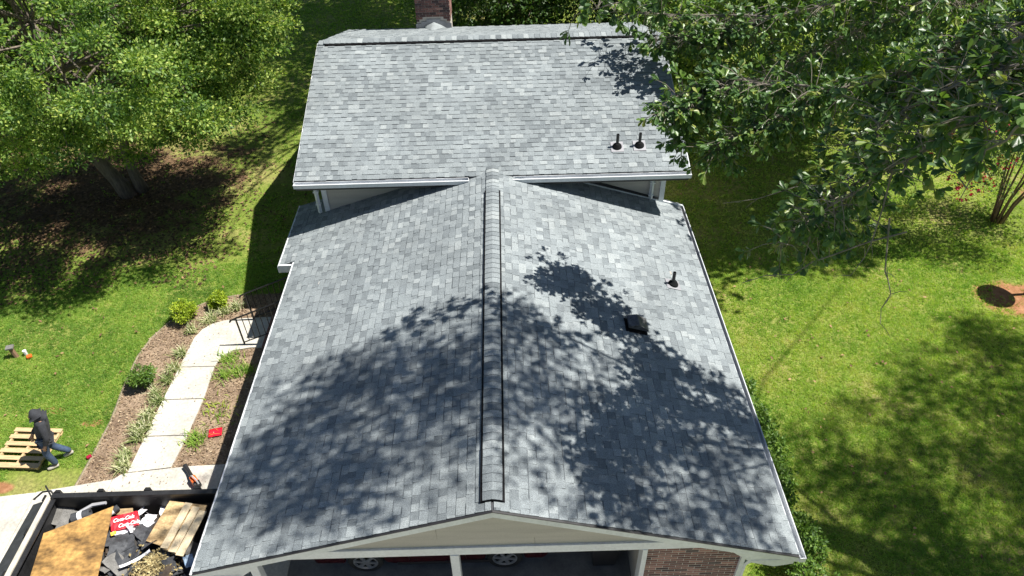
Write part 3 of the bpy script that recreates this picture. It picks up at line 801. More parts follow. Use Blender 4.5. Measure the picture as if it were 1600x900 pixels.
for cx in (-2.42, 0.1):
    for yy in (Y0 + 0.2, Y1):
        mb = MB(); mb.lathe([(0.22, 0.0), (0.3, 0.0), (0.325, 0.03), (0.325, 0.17), (0.3, 0.2), (0.23, 0.2), (0.225, 0.12)], (cx, yy, 0.385), 28, axis=ax); wh = mb.build('wheel', M['tyre'], car, smooth=False)
        mb = MB(); mb.lathe([(0.225, 0.15), (0.225, 0.195), (0.2, 0.2), (0.19, 0.17)], (cx, yy, 0.385), 28, axis=ax, cap=False)
        mb.lathe([(0.06, 0.17), (0.06, 0.2), (0.03, 0.205)], (cx, yy, 0.385), 12, axis=ax)
        for k in range(6):
            a = k * math.pi / 3 + 0.2
            mt = Matrix.Rotation(a, 3, 'Y')
            mb.box(Vector((cx, yy - 0.185, 0.385)) + mt @ Vector((0.125, 0, 0)), (0.16, 0.025, 0.062), rot=mt)
        mb.build('rim', M['rim'], wh)

# bin
bn = thing('trash_bin', (1.9, 1.35, 0.06), 'dark wheeled bin standing beside the brick panel in the carport', 'bin')
mb = MB(); mb.hexa([(1.7, 1.12, 0.1), (2.1, 1.12, 0.1), (2.1, 1.6, 0.1), (1.7, 1.6, 0.1)], [(1.62, 1.04, 1.0), (2.18, 1.04, 1.0), (2.18, 1.68, 1.0), (1.62, 1.68, 1.0)]); mb.build('body', M['blackplastic'], bn, bevel=0.03)
mb = MB(); mb.hexa([(1.59, 1.0, 1.004), (2.21, 1.0, 1.004), (2.21, 1.7, 1.004), (1.59, 1.7, 1.004)], [(1.65, 1.08, 1.1), (2.15, 1.08, 1.1), (2.15, 1.66, 1.1), (1.65, 1.66, 1.1)]); mb.build('lid', M['blackplastic'], bn, bevel=0.02)
for x in (1.68, 2.12):
    mb = MB(); mb.lathe([(0.1, -0.03), (0.1, 0.03)], (x, 1.6, 0.16), 14, axis=Matrix.Rotation(R(90), 3, 'Y')); mb.build('wheel', M['tyre'], bn)

# ================================================================== TRAILER
TX0, TX1, TY0, TY1, TZ = -8.12, -4.92, -0.35, 2.08, 1.38
tr = thing('dump_trailer', (-6.5, 0.9, 0), 'black steel dump trailer full of torn off roofing and scrap wood', 'trailer')
mb = MB(); mb.box2((TX0, TY0, 0.5), (TX1, TY1, 0.58)); mb.build('bed', M['trailer'], tr)
for nm, a, b in (('side_wall', (TX0, TY1 - 0.05, 0.58), (TX1, TY1, TZ)), ('side_wall', (TX0, TY0, 0.58), (TX1, TY0 + 0.05, TZ)), ('end_wall', (TX0, TY0 + 0.052, 0.58), (TX0 + 0.05, TY1 - 0.052, TZ)), ('end_wall', (TX1 - 0.05, TY0 + 0.052, 0.58), (TX1, TY1 - 0.052, TZ))):
    mb = MB(); mb.box2(a, b); mb.build(nm, M['trailer'], tr)
mb = MB(); mb.box2((TX0 + 0.06, TY1 - 0.07, TZ + 0.002), (TX1, TY1 + 0.03, TZ + 0.06)); mb.build('top_rail', M['trailer'], tr, bevel=0.01)
mb = MB(); mb.box2((TX0 - 0.03, TY0, TZ + 0.002), (TX0 + 0.055, TY1 - 0.02, TZ + 0.05)); mb.build('top_rail', M['rail_worn'], tr, bevel=0.01)
mb = MB(); mb.box2((TX0 + 0.062, TY0, TZ + 0.002), (TX0 + 0.15, TY1 - 0.075, TZ + 0.02)); mb.build('inner_rail', M['trailer'], tr)
for y in (0.5, 1.28, 1.95):
    mb = MB(); mb.box2((TX0 - 0.06, y, TZ - 0.1), (TX0 - 0.031, y + 0.12, TZ + 0.07)); mb.build('latch', M['iron'], tr)
for x in (-7.98, -7.2, -6.35, -5.45):
    mb = MB(); mb.hexa([(x - 0.06, TY1 + 0.032, TZ - 0.25), (x + 0.06, TY1 + 0.032, TZ - 0.25), (x + 0.06, TY1 + 0.1, TZ - 0.25), (x - 0.06, TY1 + 0.1, TZ - 0.25)], [(x - 0.06, TY1 + 0.032, TZ + 0.07), (x + 0.06, TY1 + 0.032, TZ + 0.07), (x + 0.04, TY1 + 0.09, TZ + 0.07), (x - 0.04, TY1 + 0.09, TZ + 0.07)]); mb.build('stake_pocket', M['iron'], tr)
# folded tarp housing along the left end
mb = MB(); mb.hexa([(-8.52, TY0, 1.1), (-8.2, TY0, 1.1), (-8.2, TY1 - 0.05, 1.1), (-8.47, TY1 - 0.05, 1.1)], [(-8.52, TY0, 1.22), (-8.19, TY0, 1.34), (-8.19, TY1 - 0.05, 1.34), (-8.47, TY1 - 0.05, 1.22)]); mb.build('tarp_housing', mat('tarp_black', (0.035, 0.037, 0.04), 0.6, 0.3, 6), tr, bevel=0.01)
mb = MB(); mb.tube([(-8.45, TY1 + 0.0, 1.3), (-8.3, TY1 + 0.1, 1.38), (-8.1, TY1 + 0.07, 1.45), (-8.02, TY1 + 0.0, 1.4)], 0.018, n=5); mb.tube([(-8.2, 2.22, 1.52), (-8.02, 2.0, 1.4)], 0.015, n=5); mb.build('tarp_arm', M['iron'], tr)
for x in (-7.3, -6.3):
    mb = MB(); mb.lathe([(0.2, -0.1), (0.36, -0.1), (0.36, 0.1), (0.2, 0.1)], (x, TY1 - 0.15, 0.4), 20, axis=ax); mb.build('wheel', M['tyre'], tr)
mb = MB(); mb.box2((TX0 + 0.1, TY0 + 0.2, 0.36), (TX1 - 0.1, TY0 + 0.3, 0.5)); mb.box2((TX0 + 0.1, TY1 - 0.6, 0.36), (TX1 - 0.1, TY1 - 0.5, 0.5)); mb.build('chassis', M['iron'], tr)

# the load: a heap no one could count, then each scrap on it
gx, gy = np.meshgrid(np.linspace(TX0 + 0.06, TX1 - 0.06, 60), np.linspace(TY0 + 0.06, TY1 - 0.06, 46))
def heap_z(x, y):
    e = min(1.0, max(0.0, (TY1 - y) / 0.7)); e2 = min(1, max(0, (x - TX0) / 0.6)); e3 = min(1, max(0, (TX1 - x) / 0.5))
    return 0.62 + 0.42 * (e * 0.75 + 0.25) * (0.35 + 0.65 * e2) * (0.5 + 0.5 * e3) + 0.07 * mnoise.noise(Vector((x * 2.3, y * 2.3, 1.7))) + 0.05 * mnoise.noise(Vector((x * 7, y * 7, 4)))
vz = [[(gx[j, i], gy[j, i], heap_z(gx[j, i], gy[j, i])) for i in range(60)] for j in range(46)]
mb = MB(); mb.add([p for r in vz for p in r], [(j * 60 + i, j * 60 + i + 1, (j + 1) * 60 + i + 1, (j + 1) * 60 + i) for j in range(45) for i in range(59)])
tag(mb.build('debris_heap', M['heap']), kind='stuff')

def scrap(name, x, y, sx, sy, yawd, tilt, m, label, cat, th=0.008, dz=0.05, group=None, curl=0.0, torn=0.25):
    """a torn, slightly curled flat piece lying on the heap"""
    n = 7
    mt = Matrix.Rotation(R(yawd), 3, 'Z') @ Matrix.Rotation(R(tilt[0]), 3, 'X') @ Matrix.Rotation(R(tilt[1]), 3, 'Y')
    base = Vector((x, y, heap_z(x, y) + dz))
    t_, b_ = [], []
    ex = [random.uniform(-torn, torn) * 0.3 for _ in range(n + 1)]; ey = [random.uniform(-torn, torn) * 0.3 for _ in range(4)]
    for j in range(4):
        for i in range(n + 1):
            u = i / n - 0.5; v = j / 3 - 0.5
            uu = u * (1 + ey[j] * (1 if u > 0 else 0.4)); vv = v * (1 + ex[i] * (1 if v > 0 else 0.3))
            z = curl * (u * u * 2 - 0.2) * sx + 0.012 * mnoise.noise(Vector((u * 4 + x * 9, v * 4 + y * 9, 0)))
            p = base + mt @ Vector((uu * sx, vv * sy, z))
            t_.append(p); b_.append(p - mt @ Vector((0, 0, th)))
    k = n + 1; m_ = MB()
    fs = [(j * k + i, j * k + i + 1, (j + 1) * k + i + 1, (j + 1) * k + i) for j in range(3) for i in range(n)]
    o2 = 4 * k
    fs2 = [tuple(o2 + q for q in reversed(f)) for f in fs]
    rim = [i for i in range(k)] + [j * k + n for j in range(1, 4)] + [3 * k + i for i in range(n - 1, -1, -1)] + [j * k for j in range(2, 0, -1)]
    fs3 = [(rim[i], o2 + rim[i], o2 + rim[(i + 1) % len(rim)], rim[(i + 1) % len(rim)]) for i in range(len(rim))]
    m_.add(t_ + b_, fs + fs2 + fs3)
    return tag(m_.build(name, m), label, cat, group)

G1 = 'torn black shingle scraps in the trailer'
LB1 = 'torn black shingle scrap lying in the loose load of the dump trailer'
spots = []
for i in range(110):
    x = random.uniform(TX0 + 0.3, TX1 - 0.25); y = random.uniform(0.3, TY1 - 0.3)
    if in_poly(np.array([x]), np.array([y]), [(-7.85, 0.35), (-6.6, 0.45), (-6.85, 1.75), (-7.95, 1.35)])[0] or (x > -6.0 and y > 1.1): continue
    where = 'along the far wall of the dump trailer' if y > 1.72 else ('left of the big plywood sheet in the dump trailer' if x < -7.0 else ('in the gap between the big plywood and the pallet' if y > 0.9 else 'at the near side of the load right of the plywood'))
    m_ = random.choice([M['felt'], M['felt'], M['felt'], M['felt'], M['felt2'], M['felt3']])
    hue = 'black' if m_ is M['felt'] else ('grey' if m_ is M['felt2'] else 'brown')
    lb = 'torn ' + hue + ' roofing scrap ' + where; g1 = 'torn ' + hue + ' roofing scraps ' + where
    scrap('shingle_scrap', x, y, random.uniform(0.25, 0.6), random.uniform(0.18, 0.34), random.uniform(0, 180), (random.uniform(-28, 28), random.uniform(-28, 28)), m_, lb, 'roofing scrap', 0.008, random.uniform(0.03, 0.13), g1, random.uniform(-0.25, 0.35))

def sheetboard(name, quad, th, m, label, cat):
    m_ = MB(); m_.slab(quad, th); return tag(m_.build(name, m, bevel=0.003), label, cat)
sheetboard('plywood_sheet', [(-7.77, 0.42, 1.30), (-6.66, 0.5, 1.28), (-6.9, 1.87, 1.34), (-7.96, 1.4, 1.28)], 0.014, M['ply'], 'large weathered yellow plywood sheet lying across the left of the trailer load', 'plywood')
p2 = [(-6.12, 1.22, 1.24), (-5.36, 0.93, 1.3), (-5.22, 1.85, 1.31), (-5.96, 2.0, 1.26)]
sheetboard('plywood_sheet', p2, 0.016, M['ply_pale'], 'smaller stained pale plywood piece lying under a broken pallet in the trailer', 'plywood')
def lerp(a, b, t): return Vector(a) * (1 - t) + Vector(b) * t
pal = thing('broken_pallet', (-5.5, 1.3, 1.3), 'broken pale pallet with three slats lying on plywood in the trailer', 'pallet')
for i, t in enumerate((0.55, 0.77, 0.97)):
    a = lerp(p2[0], p2[1], t) + Vector((0.01, -0.06 - 0.02 * i, 0.09)); b = lerp(p2[3], p2[2], t) + Vector((0.02, -0.05 - 0.06 * i, 0.09))
    w = Vector((0.07, -0.015, 0.004))
    mb = MB(); mb.slab([a - w, a + w, b + w, b - w], 0.02); mb.build('slat', M['pallet2'], pal, bevel=0.003)
for t in (0.04, 0.5, 0.93):
    a = lerp(lerp(p2[0], p2[1], 0.52), lerp(p2[3], p2[2], 0.52), t) + Vector((0, -0.05, 0.065)); b = lerp(lerp(p2[0], p2[1], 1.03), lerp(p2[3], p2[2], 1.03), t) + Vector((0, -0.07, 0.065))
    d = (b - a).normalized(); w = Vector((-d.y, d.x, 0)) * 0.04
    mb = MB(); mb.slab([a - w, b - w, b + w, a + w], 0.055); mb.build('stringer', M['pallet'], pal)
# bundle of pale shingles, rolls, strips, torn white wrap
for x, y, yw, s in ((-7.95, 1.88, 20, 1), (-7.72, 1.72, 28, 1)):
    scrap('shingle_bundle', x, y, 0.36, 0.3, yw + 60, (14, -10), M['felt2'], 'pale grey bundle of old shingles at the upper left corner of the load' if s and x < -7.9 else 'grey brown slab of old shingles leaning beside the corner bundle', 'shingle bundle', 0.05, 0.33, None, 0.05, 0.1)
for (a, b, r_, lb) in (((-7.62, 1.72, 1.22), (-7.32, 1.8, 1.24), 0.085, 'dark roll of roofing felt beside the big plywood sheet'), ((-7.1, 1.84, 1.12), (-6.92, 1.97, 1.14), 0.06, 'small dark felt roll behind the plywood tip near the far trailer wall')):
    a, b = Vector(a), Vector(b); ro = thing('felt_roll', a, lb, 'felt roll')
    q = (b - a).normalized().to_track_quat('Z', 'Y').to_matrix()
    mb = MB(); ln = (b - a).length; mb.lathe([(r_ * 0.6, 0.02), (r_ * 0.95, 0.0), (r_, 0.0), (r_, ln), (r_ * 0.6, ln), (r_ * 0.6, ln - 0.04)], a, 18, axis=q); mb.build('roll', M['felt'], ro)
    mb = MB(); mb.lathe([(r_ + 0.004, ln * 0.35), (r_ + 0.004, ln * 0.6)], a, 18, axis=q); mb.build('band', M['paper'], ro)
mb = MB(); mb.tube([(-7.55, 1.86, 1.2), (-7.35, 1.96, 1.25), (-7.1, 1.98, 1.28)], [0.03, 0.035, 0.03], n=6); tag(mb.build('edge_strip', M['greyplastic']), 'bent grey metal strip near the far wall of the trailer', 'metal strip')
scrap('white_strip', -6.18, 0.88, 0.5, 0.055, 42, (0, 8), M['paper'], 'long white strip of membrane across the black felt', 'strip', 0.006, 0.2, None, 0.2, 0.1)
for x, y, sx, sy, yw, lb in ((-6.08, 1.98, 0.24, 0.2, 10, 'white torn board behind the small plywood piece'), (-6.4, 1.62, 0.42, 0.18, 35, 'crumpled white wrapper torn open beside the red carton'), (-6.62, 1.5, 0.34, 0.12, 25, 'torn white wrapper tail below the red carton'), (-6.3, 1.78, 0.14, 0.2, 80, 'upright flap of white paper right of the red carton'), (-6.62, 1.9, 0.3, 0.1, 30, 'white shred of plastic against the far side of the load')):
    scrap('white_wrapper', x, y, sx, sy, yw, (random.uniform(-25, 25), random.uniform(-20, 20)), M['paper'], lb, 'wrapper', 0.004, 0.19, None, 0.5, 1.2)
scrap('blue_plastic', -5.28, 0.86, 0.16, 0.2, 30, (20, 25), M['blue'], 'blue and white plastic piece near the roof edge in the trailer', 'plastic', 0.006, 0.2, None, 0.2, 0.5)
scrap('yellow_scrap', -6.72, 1.36, 0.09, 0.06, 30, (20, 5), M['yellow'], 'small yellow scrap at the edge of the big plywood', 'scrap', 0.004, 0.24, None, 0.2, 0.5)
scrap('pallet_fragment', -6.85, 1.93, 0.34, 0.1, 2, (50, 0), M['pallet'], 'short brown pallet board leaning on the far trailer wall', 'board', 0.02, 0.22, None, 0, 0.05)
scrap('orange_board', -5.45, 0.5, 0.3, 0.12, -30, (0, 10), M['ply'], 'small orange brown wood offcut at the near right of the load', 'board', 0.015, 0.14, None, 0, 0.2)
scrap('rusty_panel', -5.55, 1.96, 0.6, 0.26, 0, (62, 0), M['felt3'], 'rust brown panel standing against the far trailer wall', 'panel', 0.01, 0.2, None, 0, 0.1)
# red drink carton with its white script
ct = thing('drink_carton', (-6.63, 1.62, 1.2), 'crushed red and white soft drink carton among torn wrappers', 'carton')
co = Vector((-6.64, 1.61, 1.255)); mt = Matrix.Rotation(R(16), 3, 'Z') @ Matrix.Rotation(R(24), 3, 'X')
mb = MB()
n_ = 8; topv = []
for j in range(4):
    for i in range(n_ + 1):
        u, v = i / n_ - 0.5, j / 3 - 0.5
        topv.append(co + mt @ Vector((u * 0.44, v * 0.25, 0.01 * math.sin(u * 9 + v * 5) + 0.006 * math.cos(v * 14))))
k = n_ + 1
lowv = [p - mt @ Vector((0, 0, 0.09)) for p in topv]
rim_ = [i for i in range(k)] + [j * k + n_ for j in range(1, 4)] + [3 * k + i for i in range(n_ - 1, -1, -1)] + [j * k for j in range(2, 0, -1)]
mb.add(topv + lowv, [(j * k + i, j * k + i + 1, (j + 1) * k + i + 1, (j + 1) * k + i) for j in range(3) for i in range(n_)] + [(rim_[i], 4 * k + rim_[i], 4 * k + rim_[(i + 1) % len(rim_)], rim_[(i + 1) % len(rim_)]) for i in range(len(rim_))])
mb.build('carton_panel', M['red'], ct)
for txt, off, s_ in (('Coca-Cola', (-0.18, 0.014), 0.088), ('Coca-Cola', (-0.1, -0.095), 0.088)):
    cu_ = bpy.data.curves.new('lettering', 'FONT'); cu_.body = txt; cu_.size = s_; cu_.shear = 0.35; cu_.extrude = 0.001; cu_.offset = 0.0022; cu_.space_character = 0.92
    tmp = bpy.data.objects.new('lettering', cu_); C.objects.link(tmp)
    dg = bpy.context.evaluated_depsgraph_get()
    me = bpy.data.meshes.new_from_object(tmp.evaluated_get(dg)); me.name = 'lettering'
    bpy.data.objects.remove(tmp)
    me.materials.clear(); me.materials.append(M['print'])
    o = bpy.data.objects.new('lettering', me); C.objects.link(o); o.parent = ct
    mm = mt.to_4x4(); mm.translation = co + mt @ Vector((off[0], off[1], 0.02)) - Vector(ct.location)
    o.matrix_local = mm
# straw coloured litter
n = 900
px_ = rng.normal(-5.85, 0.17, n); py = rng.normal(0.72, 0.16, n)
pz = np.array([heap_z(a, b) for a, b in zip(px_, py)]) + rng.uniform(0.14, 0.2, n)
d = unit(n); d[:, 2] *= 0.25
tag(leaves('straw_litter', LEAF_SMALL, np.stack([px_, py, pz], 1), d, np.tile([0.1, 0.1, 1.0], (n, 1)), rng.uniform(0.03, 0.09, n), rng.uniform(0, 1, n), M['straw']), kind='stuff')

# leaf blower on the drive
bl = thing('leaf_blower', (-6.29, 3.3, 0.05), 'orange and black hand held leaf blower lying on the concrete', 'leaf blower')
mb = MB(); mb.tube([(-6.55, 3.6, 0.12), (-6.42, 3.45, 0.13), (-6.28, 3.26, 0.15)], [0.05, 0.04, 0.05], n=10); mb.build('nozzle', M['blackplastic'], bl, smooth=False)
mb = MB(); mb.box((-6.22, 3.2, 0.16), (0.18, 0.13, 0.16), rz=R(-50)); mb.build('motor_housing', M['orange'], bl, bevel=0.03)
mb = MB(); mb.box((-6.14, 3.12, 0.14), (0.1, 0.14, 0.14), rz=R(-50)); mb.build('fan_cover', M['blackplastic'], bl, bevel=0.02)
mb = MB(); mb.tube([(-6.28, 3.25, 0.24), (-6.22, 3.2, 0.31), (-6.12, 3.12, 0.3), (-6.08, 3.08, 0.2)], 0.016, n=6); mb.build('handle', M['greyplastic'], bl)

# red dust pan on the soil
mb = MB(); rp = thing('red_tray', (-6.19, 4.5, 0.03), 'bright red plastic tray lying on the bare soil beside the walkway', 'tray')
c_ = Vector((-6.19, 4.5, 0.04)); mt = Matrix.Rotation(R(12), 3, 'Z')
mb.box(c_, (0.27, 0.2, 0.012), rot=mt); mb.build('base', M['redplastic'], rp)
mb = MB()
for a, d_ in (((0, 0.1), (0.27, 0.014)), ((-0.13, 0), (0.014, 0.186)), ((0.13, 0), (0.014, 0.186)), ((0, -0.1), (0.27, 0.014))):
    mb.box(c_ + mt @ Vector((a[0], a[1], 0.012)), (d_[0], d_[1], 0.024), rot=mt)
mb.build('rim', M['redplastic'], rp)

# short stake light in the lawn
st = thing('garden_post', (-11.8, 7.05, 0), 'short wooden garden post with a grey cap standing in the lawn', 'post')
mb = MB(); mb.tube([(-11.8, 7.05, 0), (-11.84, 7.06, 0.3)], 0.055, n=8); mb.build('post', M['bark_smooth'], st)
mb = MB(); mb.box((-11.84, 7.06, 0.32), (0.17, 0.15, 0.05), rz=0.3); mb.build('cap', M['felt2'], st, bevel=0.01)
mb = MB(); mb.tube([(-11.58, 7.1, 0.0), (-11.58, 7.1, 0.16)], [0.035, 0.045], n=8); tag(mb.build('marker_cup', M['paper']), 'small white cup standing beside the garden post in the grass', 'cup')
mb = MB(); mb.box((-11.45, 7.0, 0.06), (0.12, 0.1, 0.06), rz=0.5); tag(mb.build('orange_scrap', M['orange'], bevel=0.015), 'small orange scrap in the grass beside the garden post', 'scrap')
mb = MB(); mb.box((-8.72, 3.95, 0.05), (0.1, 0.07, 0.05), rz=0.7); tag(mb.build('pink_scrap', M['flower'], bevel=0.01), 'small pink scrap on the lawn edge of the planting bed', 'scrap')

# ================================================================== PALLET and PERSON
pl_ = thing('wooden_pallet', (-10.15, 4.2, 0), 'new pale wooden pallet lying on the lawn beside the man', 'pallet')
mt = Matrix.Rotation(R(-4), 3, 'Z'); pc = Vector((-10.13, 4.2, 0))
for i in range(6):
    y = -0.46 + i * 0.184
    mb = MB(); mb.box(pc + mt @ Vector((random.uniform(-0.01, 0.01), y, 0.109)), (1.06, 0.105 if i else 0.125, 0.018), rot=mt @ Matrix.Rotation(random.uniform(-0.01, 0.01), 3, 'Z')); mb.build('slat', M['pallet'], pl_, bevel=0.003)
for x in (-0.48, 0, 0.48):
    mb = MB(); mb.box(pc + mt @ Vector((x, 0, 0.068)), (0.045, 1.02, 0.062), rot=mt); mb.build('stringer', M['pallet'], pl_)
for y in (-0.44, 0, 0.44):
    mb = MB(); mb.box(pc + mt @ Vector((0, y, 0.027)), (1.02, 0.1, 0.018), rot=mt); mb.build('bottom_slat', M['pallet'], pl_)

def skin(name, J, E, m, parent, root, sub=2):
    """J: name -> (pos, radius), in the figure's own frame; grown by Skin + Subdivision"""
    bm = bmesh.new(); sk = bm.verts.layers.skin.verify(); vm = {}
    for k_, (p, r_) in J.items():
        v = bm.verts.new(p); v[sk].radius = (r_, r_) if not isinstance(r_, tuple) else r_; v[sk].use_root = (k_ == root); vm[k_] = v
    for a, b in E: bm.edges.new((vm[a], vm[b]))
    me = bpy.data.meshes.new(name); bm.to_mesh(me); bm.free()
    o = bpy.data.objects.new(name, me); C.objects.link(o); me.materials.append(m)
    s1 = o.modifiers.new('skin', 'SKIN'); s1.use_smooth_shade = True
    s2 = o.modifiers.new('sub', 'SUBSURF'); s2.levels = sub; s2.render_levels = sub
    o.parent = parent; ORG[o.name] = Vector((0, 0, 0))
    return o
# frame: +x forward, +y the man's left, z up
man = thing('person', (-9.3, 3.86, 0), 'person in a charcoal hooded top and jeans striding beside the pallet', 'person')
man.scale = (0.94, 0.94, 0.94)
man.rotation_euler = (0, 0, math.atan2(-0.45, -0.9))
body = {'pelvis': ((0, 0, 0.94), 0.13), 'spine': ((-0.07, 0, 1.12), 0.12), 'chest': ((-0.13, 0, 1.33), 0.14), 'neck': ((-0.15, 0, 1.49), 0.055), 'jaw': ((-0.09, 0, 1.53), 0.065), 'head': ((-0.08, 0, 1.61), 0.095), 'crown': ((-0.09, 0, 1.67), 0.07), 'nose': ((0.025, 0, 1.565), 0.016)}
be = [('pelvis', 'spine'), ('spine', 'chest'), ('chest', 'neck'), ('neck', 'jaw'), ('jaw', 'head'), ('head', 'crown'), ('head', 'nose')]
arms = {}
for sgn, s_ in ((1, 'l'), (-1, 'r')):
    el = (-0.14, 0.26 * sgn, 1.1) if sgn > 0 else (0.0, -0.25, 1.1)
    wr = (-0.02, 0.24 * sgn, 0.87) if sgn > 0 else (0.2, -0.2, 0.92)
    arms[s_] = ((-0.15, 0.18 * sgn, 1.4), el, wr)
    hand = (wr[0] + 0.05, wr[1] - 0.01 * sgn, wr[2] - 0.08)
    hip = (0.0, 0.09 * sgn, 0.9)
    knee = (0.1, 0.1 * sgn, 0.5) if sgn > 0 else (-0.02, -0.1, 0.48)
    ank = (0.05, 0.1 * sgn, 0.1) if sgn > 0 else (-0.27, -0.1, 0.14)
    toe = (0.23, 0.11 * sgn, 0.04) if sgn > 0 else (-0.11, -0.11, 0.035)
    body.update({'sh' + s_: (arms[s_][0], 0.065), 'el' + s_: (el, 0.042), 'wr' + s_: (wr, 0.03), 'ha' + s_: (hand, 0.036), 'hi' + s_: (hip, 0.085), 'kn' + s_: (knee, 0.055), 'an' + s_: (ank, 0.038), 'to' + s_: (toe, 0.03)})
    be += [('chest', 'sh' + s_), ('sh' + s_, 'el' + s_), ('el' + s_, 'wr' + s_), ('wr' + s_, 'ha' + s_), ('pelvis', 'hi' + s_), ('hi' + s_, 'kn' + s_), ('kn' + s_, 'an' + s_), ('an' + s_, 'to' + s_)]
    for k, (dx, ln) in enumerate(((0.028, 0.07), (0.01, 0.08), (-0.008, 0.075), (-0.024, 0.06))):
        b0 = (hand[0] + dx, hand[1], hand[2] - 0.04); b1 = (b0[0] + 0.008, b0[1] - 0.012 * sgn, b0[2] - ln * 0.5); b2 = (b1[0] + 0.004, b1[1] - 0.02 * sgn, b1[2] - ln * 0.4)
        for q, p_, r_ in (('a', b0, 0.0095), ('b', b1, 0.009), ('c', b2, 0.008)): body['f%d%s%s' % (k, q, s_)] = (p_, r_)
        be += [('ha' + s_, 'f%da%s' % (k, s_)), ('f%da%s' % (k, s_), 'f%db%s' % (k, s_)), ('f%db%s' % (k, s_), 'f%dc%s' % (k, s_))]
    t0 = (hand[0] + 0.05, hand[1] - 0.012 * sgn, hand[2] + 0.005); t1 = (t0[0] + 0.014, t0[1] - 0.01 * sgn, t0[2] - 0.04)
    body['ta' + s_] = (t0, 0.011); body['tb' + s_] = (t1, 0.009); be += [('ha' + s_, 'ta' + s_), ('ta' + s_, 'tb' + s_)]
skin('body', body, be, M['skin'], man, 'pelvis')
J = {'hem': ((0.0, 0, 0.84), 0.165), 'waist': ((0.015, 0, 0.95), 0.168), 'spine': ((-0.07, 0, 1.13), 0.165), 'chest': ((-0.13, 0, 1.33), 0.18), 'neck': ((-0.15, 0, 1.46), 0.1)}
E_ = [('hem', 'waist'), ('waist', 'spine'), ('spine', 'chest'), ('chest', 'neck')]
for s_ in 'lr':
    sh, el, wr = arms[s_]
    mid1 = tuple((sh[i] + el[i]) / 2 for i in range(3)); 
    J.update({'sh' + s_: (sh, 0.1), 'm' + s_: (mid1, 0.08), 'el' + s_: (el, 0.074), 'wr' + s_: (wr, 0.052)})
    E_ += [('chest', 'sh' + s_), ('sh' + s_, 'm' + s_), ('m' + s_, 'el' + s_), ('el' + s_, 'wr' + s_)]
skin('hoodie', J, E_, M['hoodie'], man, 'waist')
skin('hood', {'a': ((-0.15, 0, 1.48), 0.12), 'b': ((-0.11, 0, 1.58), 0.135), 'c': ((-0.09, 0, 1.66), 0.122), 'd': ((-0.02, 0, 1.685), 0.082), 'e': ((-0.24, 0, 1.43), 0.09)}, [('a', 'b'), ('b', 'c'), ('c', 'd'), ('a', 'e')], M['hoodie'], man, 'a')
J = {'p': ((0, 0, 0.94), 0.14)}; E_ = []
for s_ in 'lr':
    hi, kn, an = body['hi' + s_][0], body['kn' + s_][0], body['an' + s_][0]
    mid = tuple((hi[i] + kn[i]) / 2 for i in range(3)); m2 = tuple((kn[i] + an[i]) / 2 for i in range(3))
    J.update({'h' + s_: (hi, 0.118), 'm' + s_: (mid, 0.1), 'k' + s_: (kn, 0.08), 'c' + s_: (m2, 0.075), 'a' + s_: ((an[0], an[1], an[2] + 0.0), 0.068)})
    E_ += [('p', 'h' + s_), ('h' + s_, 'm' + s_), ('m' + s_, 'k' + s_), ('k' + s_, 'c' + s_), ('c' + s_, 'a' + s_)]
skin('jeans', J, E_, M['jeans'], man, 'p')
for s_ in 'lr':
    an, to = body['an' + s_][0], body['to' + s_][0]
    J = {'h': ((an[0] - 0.04, an[1], an[2] - 0.035), 0.045), 'm': ((an[0] * 0.5 + to[0] * 0.5, to[1], (an[2] + to[2]) / 2 - 0.01), 0.05), 't': ((to[0] + 0.03, to[1], 0.042), 0.038)}
    skin('shoe', J, [('h', 'm'), ('m', 't')], M['shoe'], man, 'm')

# ================================================================== PLANTS
def crown_leaves(name, clumps, per, size, material, parent, tmpl=LEAF_SMALL, flat=0.55, updir=0.6, tone_mu=0.5, tone_sd=0.2, density_pow=0.6):
    """leaf-sized faces spread through many clumps; clumps: (x,y,z,r[,tone shift])"""
    P, D, Tn, Sz = [], [], [], []
    for c in clumps:
        x, y, z, r = c[:4]; sh = c[4] if len(c) > 4 else 0.0
        n = max(4, int(per * (r / 0.8) ** 2))
        u = unit(n); rad = r * rng.uniform(0.05, 1.0, n) ** density_pow
        p = u * rad[:, None]; p[:, 2] *= flat
        P.append(p + np.array([x, y, z])); dd = u + unit(n) * 0.9; D.append(dd)
        Tn.append(np.clip(rng.normal(tone_mu + sh, tone_sd, n), 0, 1)); Sz.append(rng.uniform(0.65, 1.3, n) * size)
    P, D, Tn, Sz = map(np.concatenate, (P, D, Tn, Sz))
    up = unit(len(P)) * (1 - updir) + np.array([0.15, 0, 1.0]) * updir
    return leaves(name, tmpl, P, D, up, Sz, Tn, material, parent)

def branch_curve(a, b, sag=0.15, n=5, jit=0.12):
    a, b = Vector(a), Vector(b); out = []
    ln = (b - a).length
    for i in range(n + 1):
        t = i / n; p = a.lerp(b, t)
        p.z += math.sin(t * math.pi) * sag * ln * 0.5
        if 0 < i < n: p += Vector((random.uniform(-1, 1), random.uniform(-1, 1), random.uniform(-1, 1))) * jit * ln * 0.15
        out.append(p)
    return out

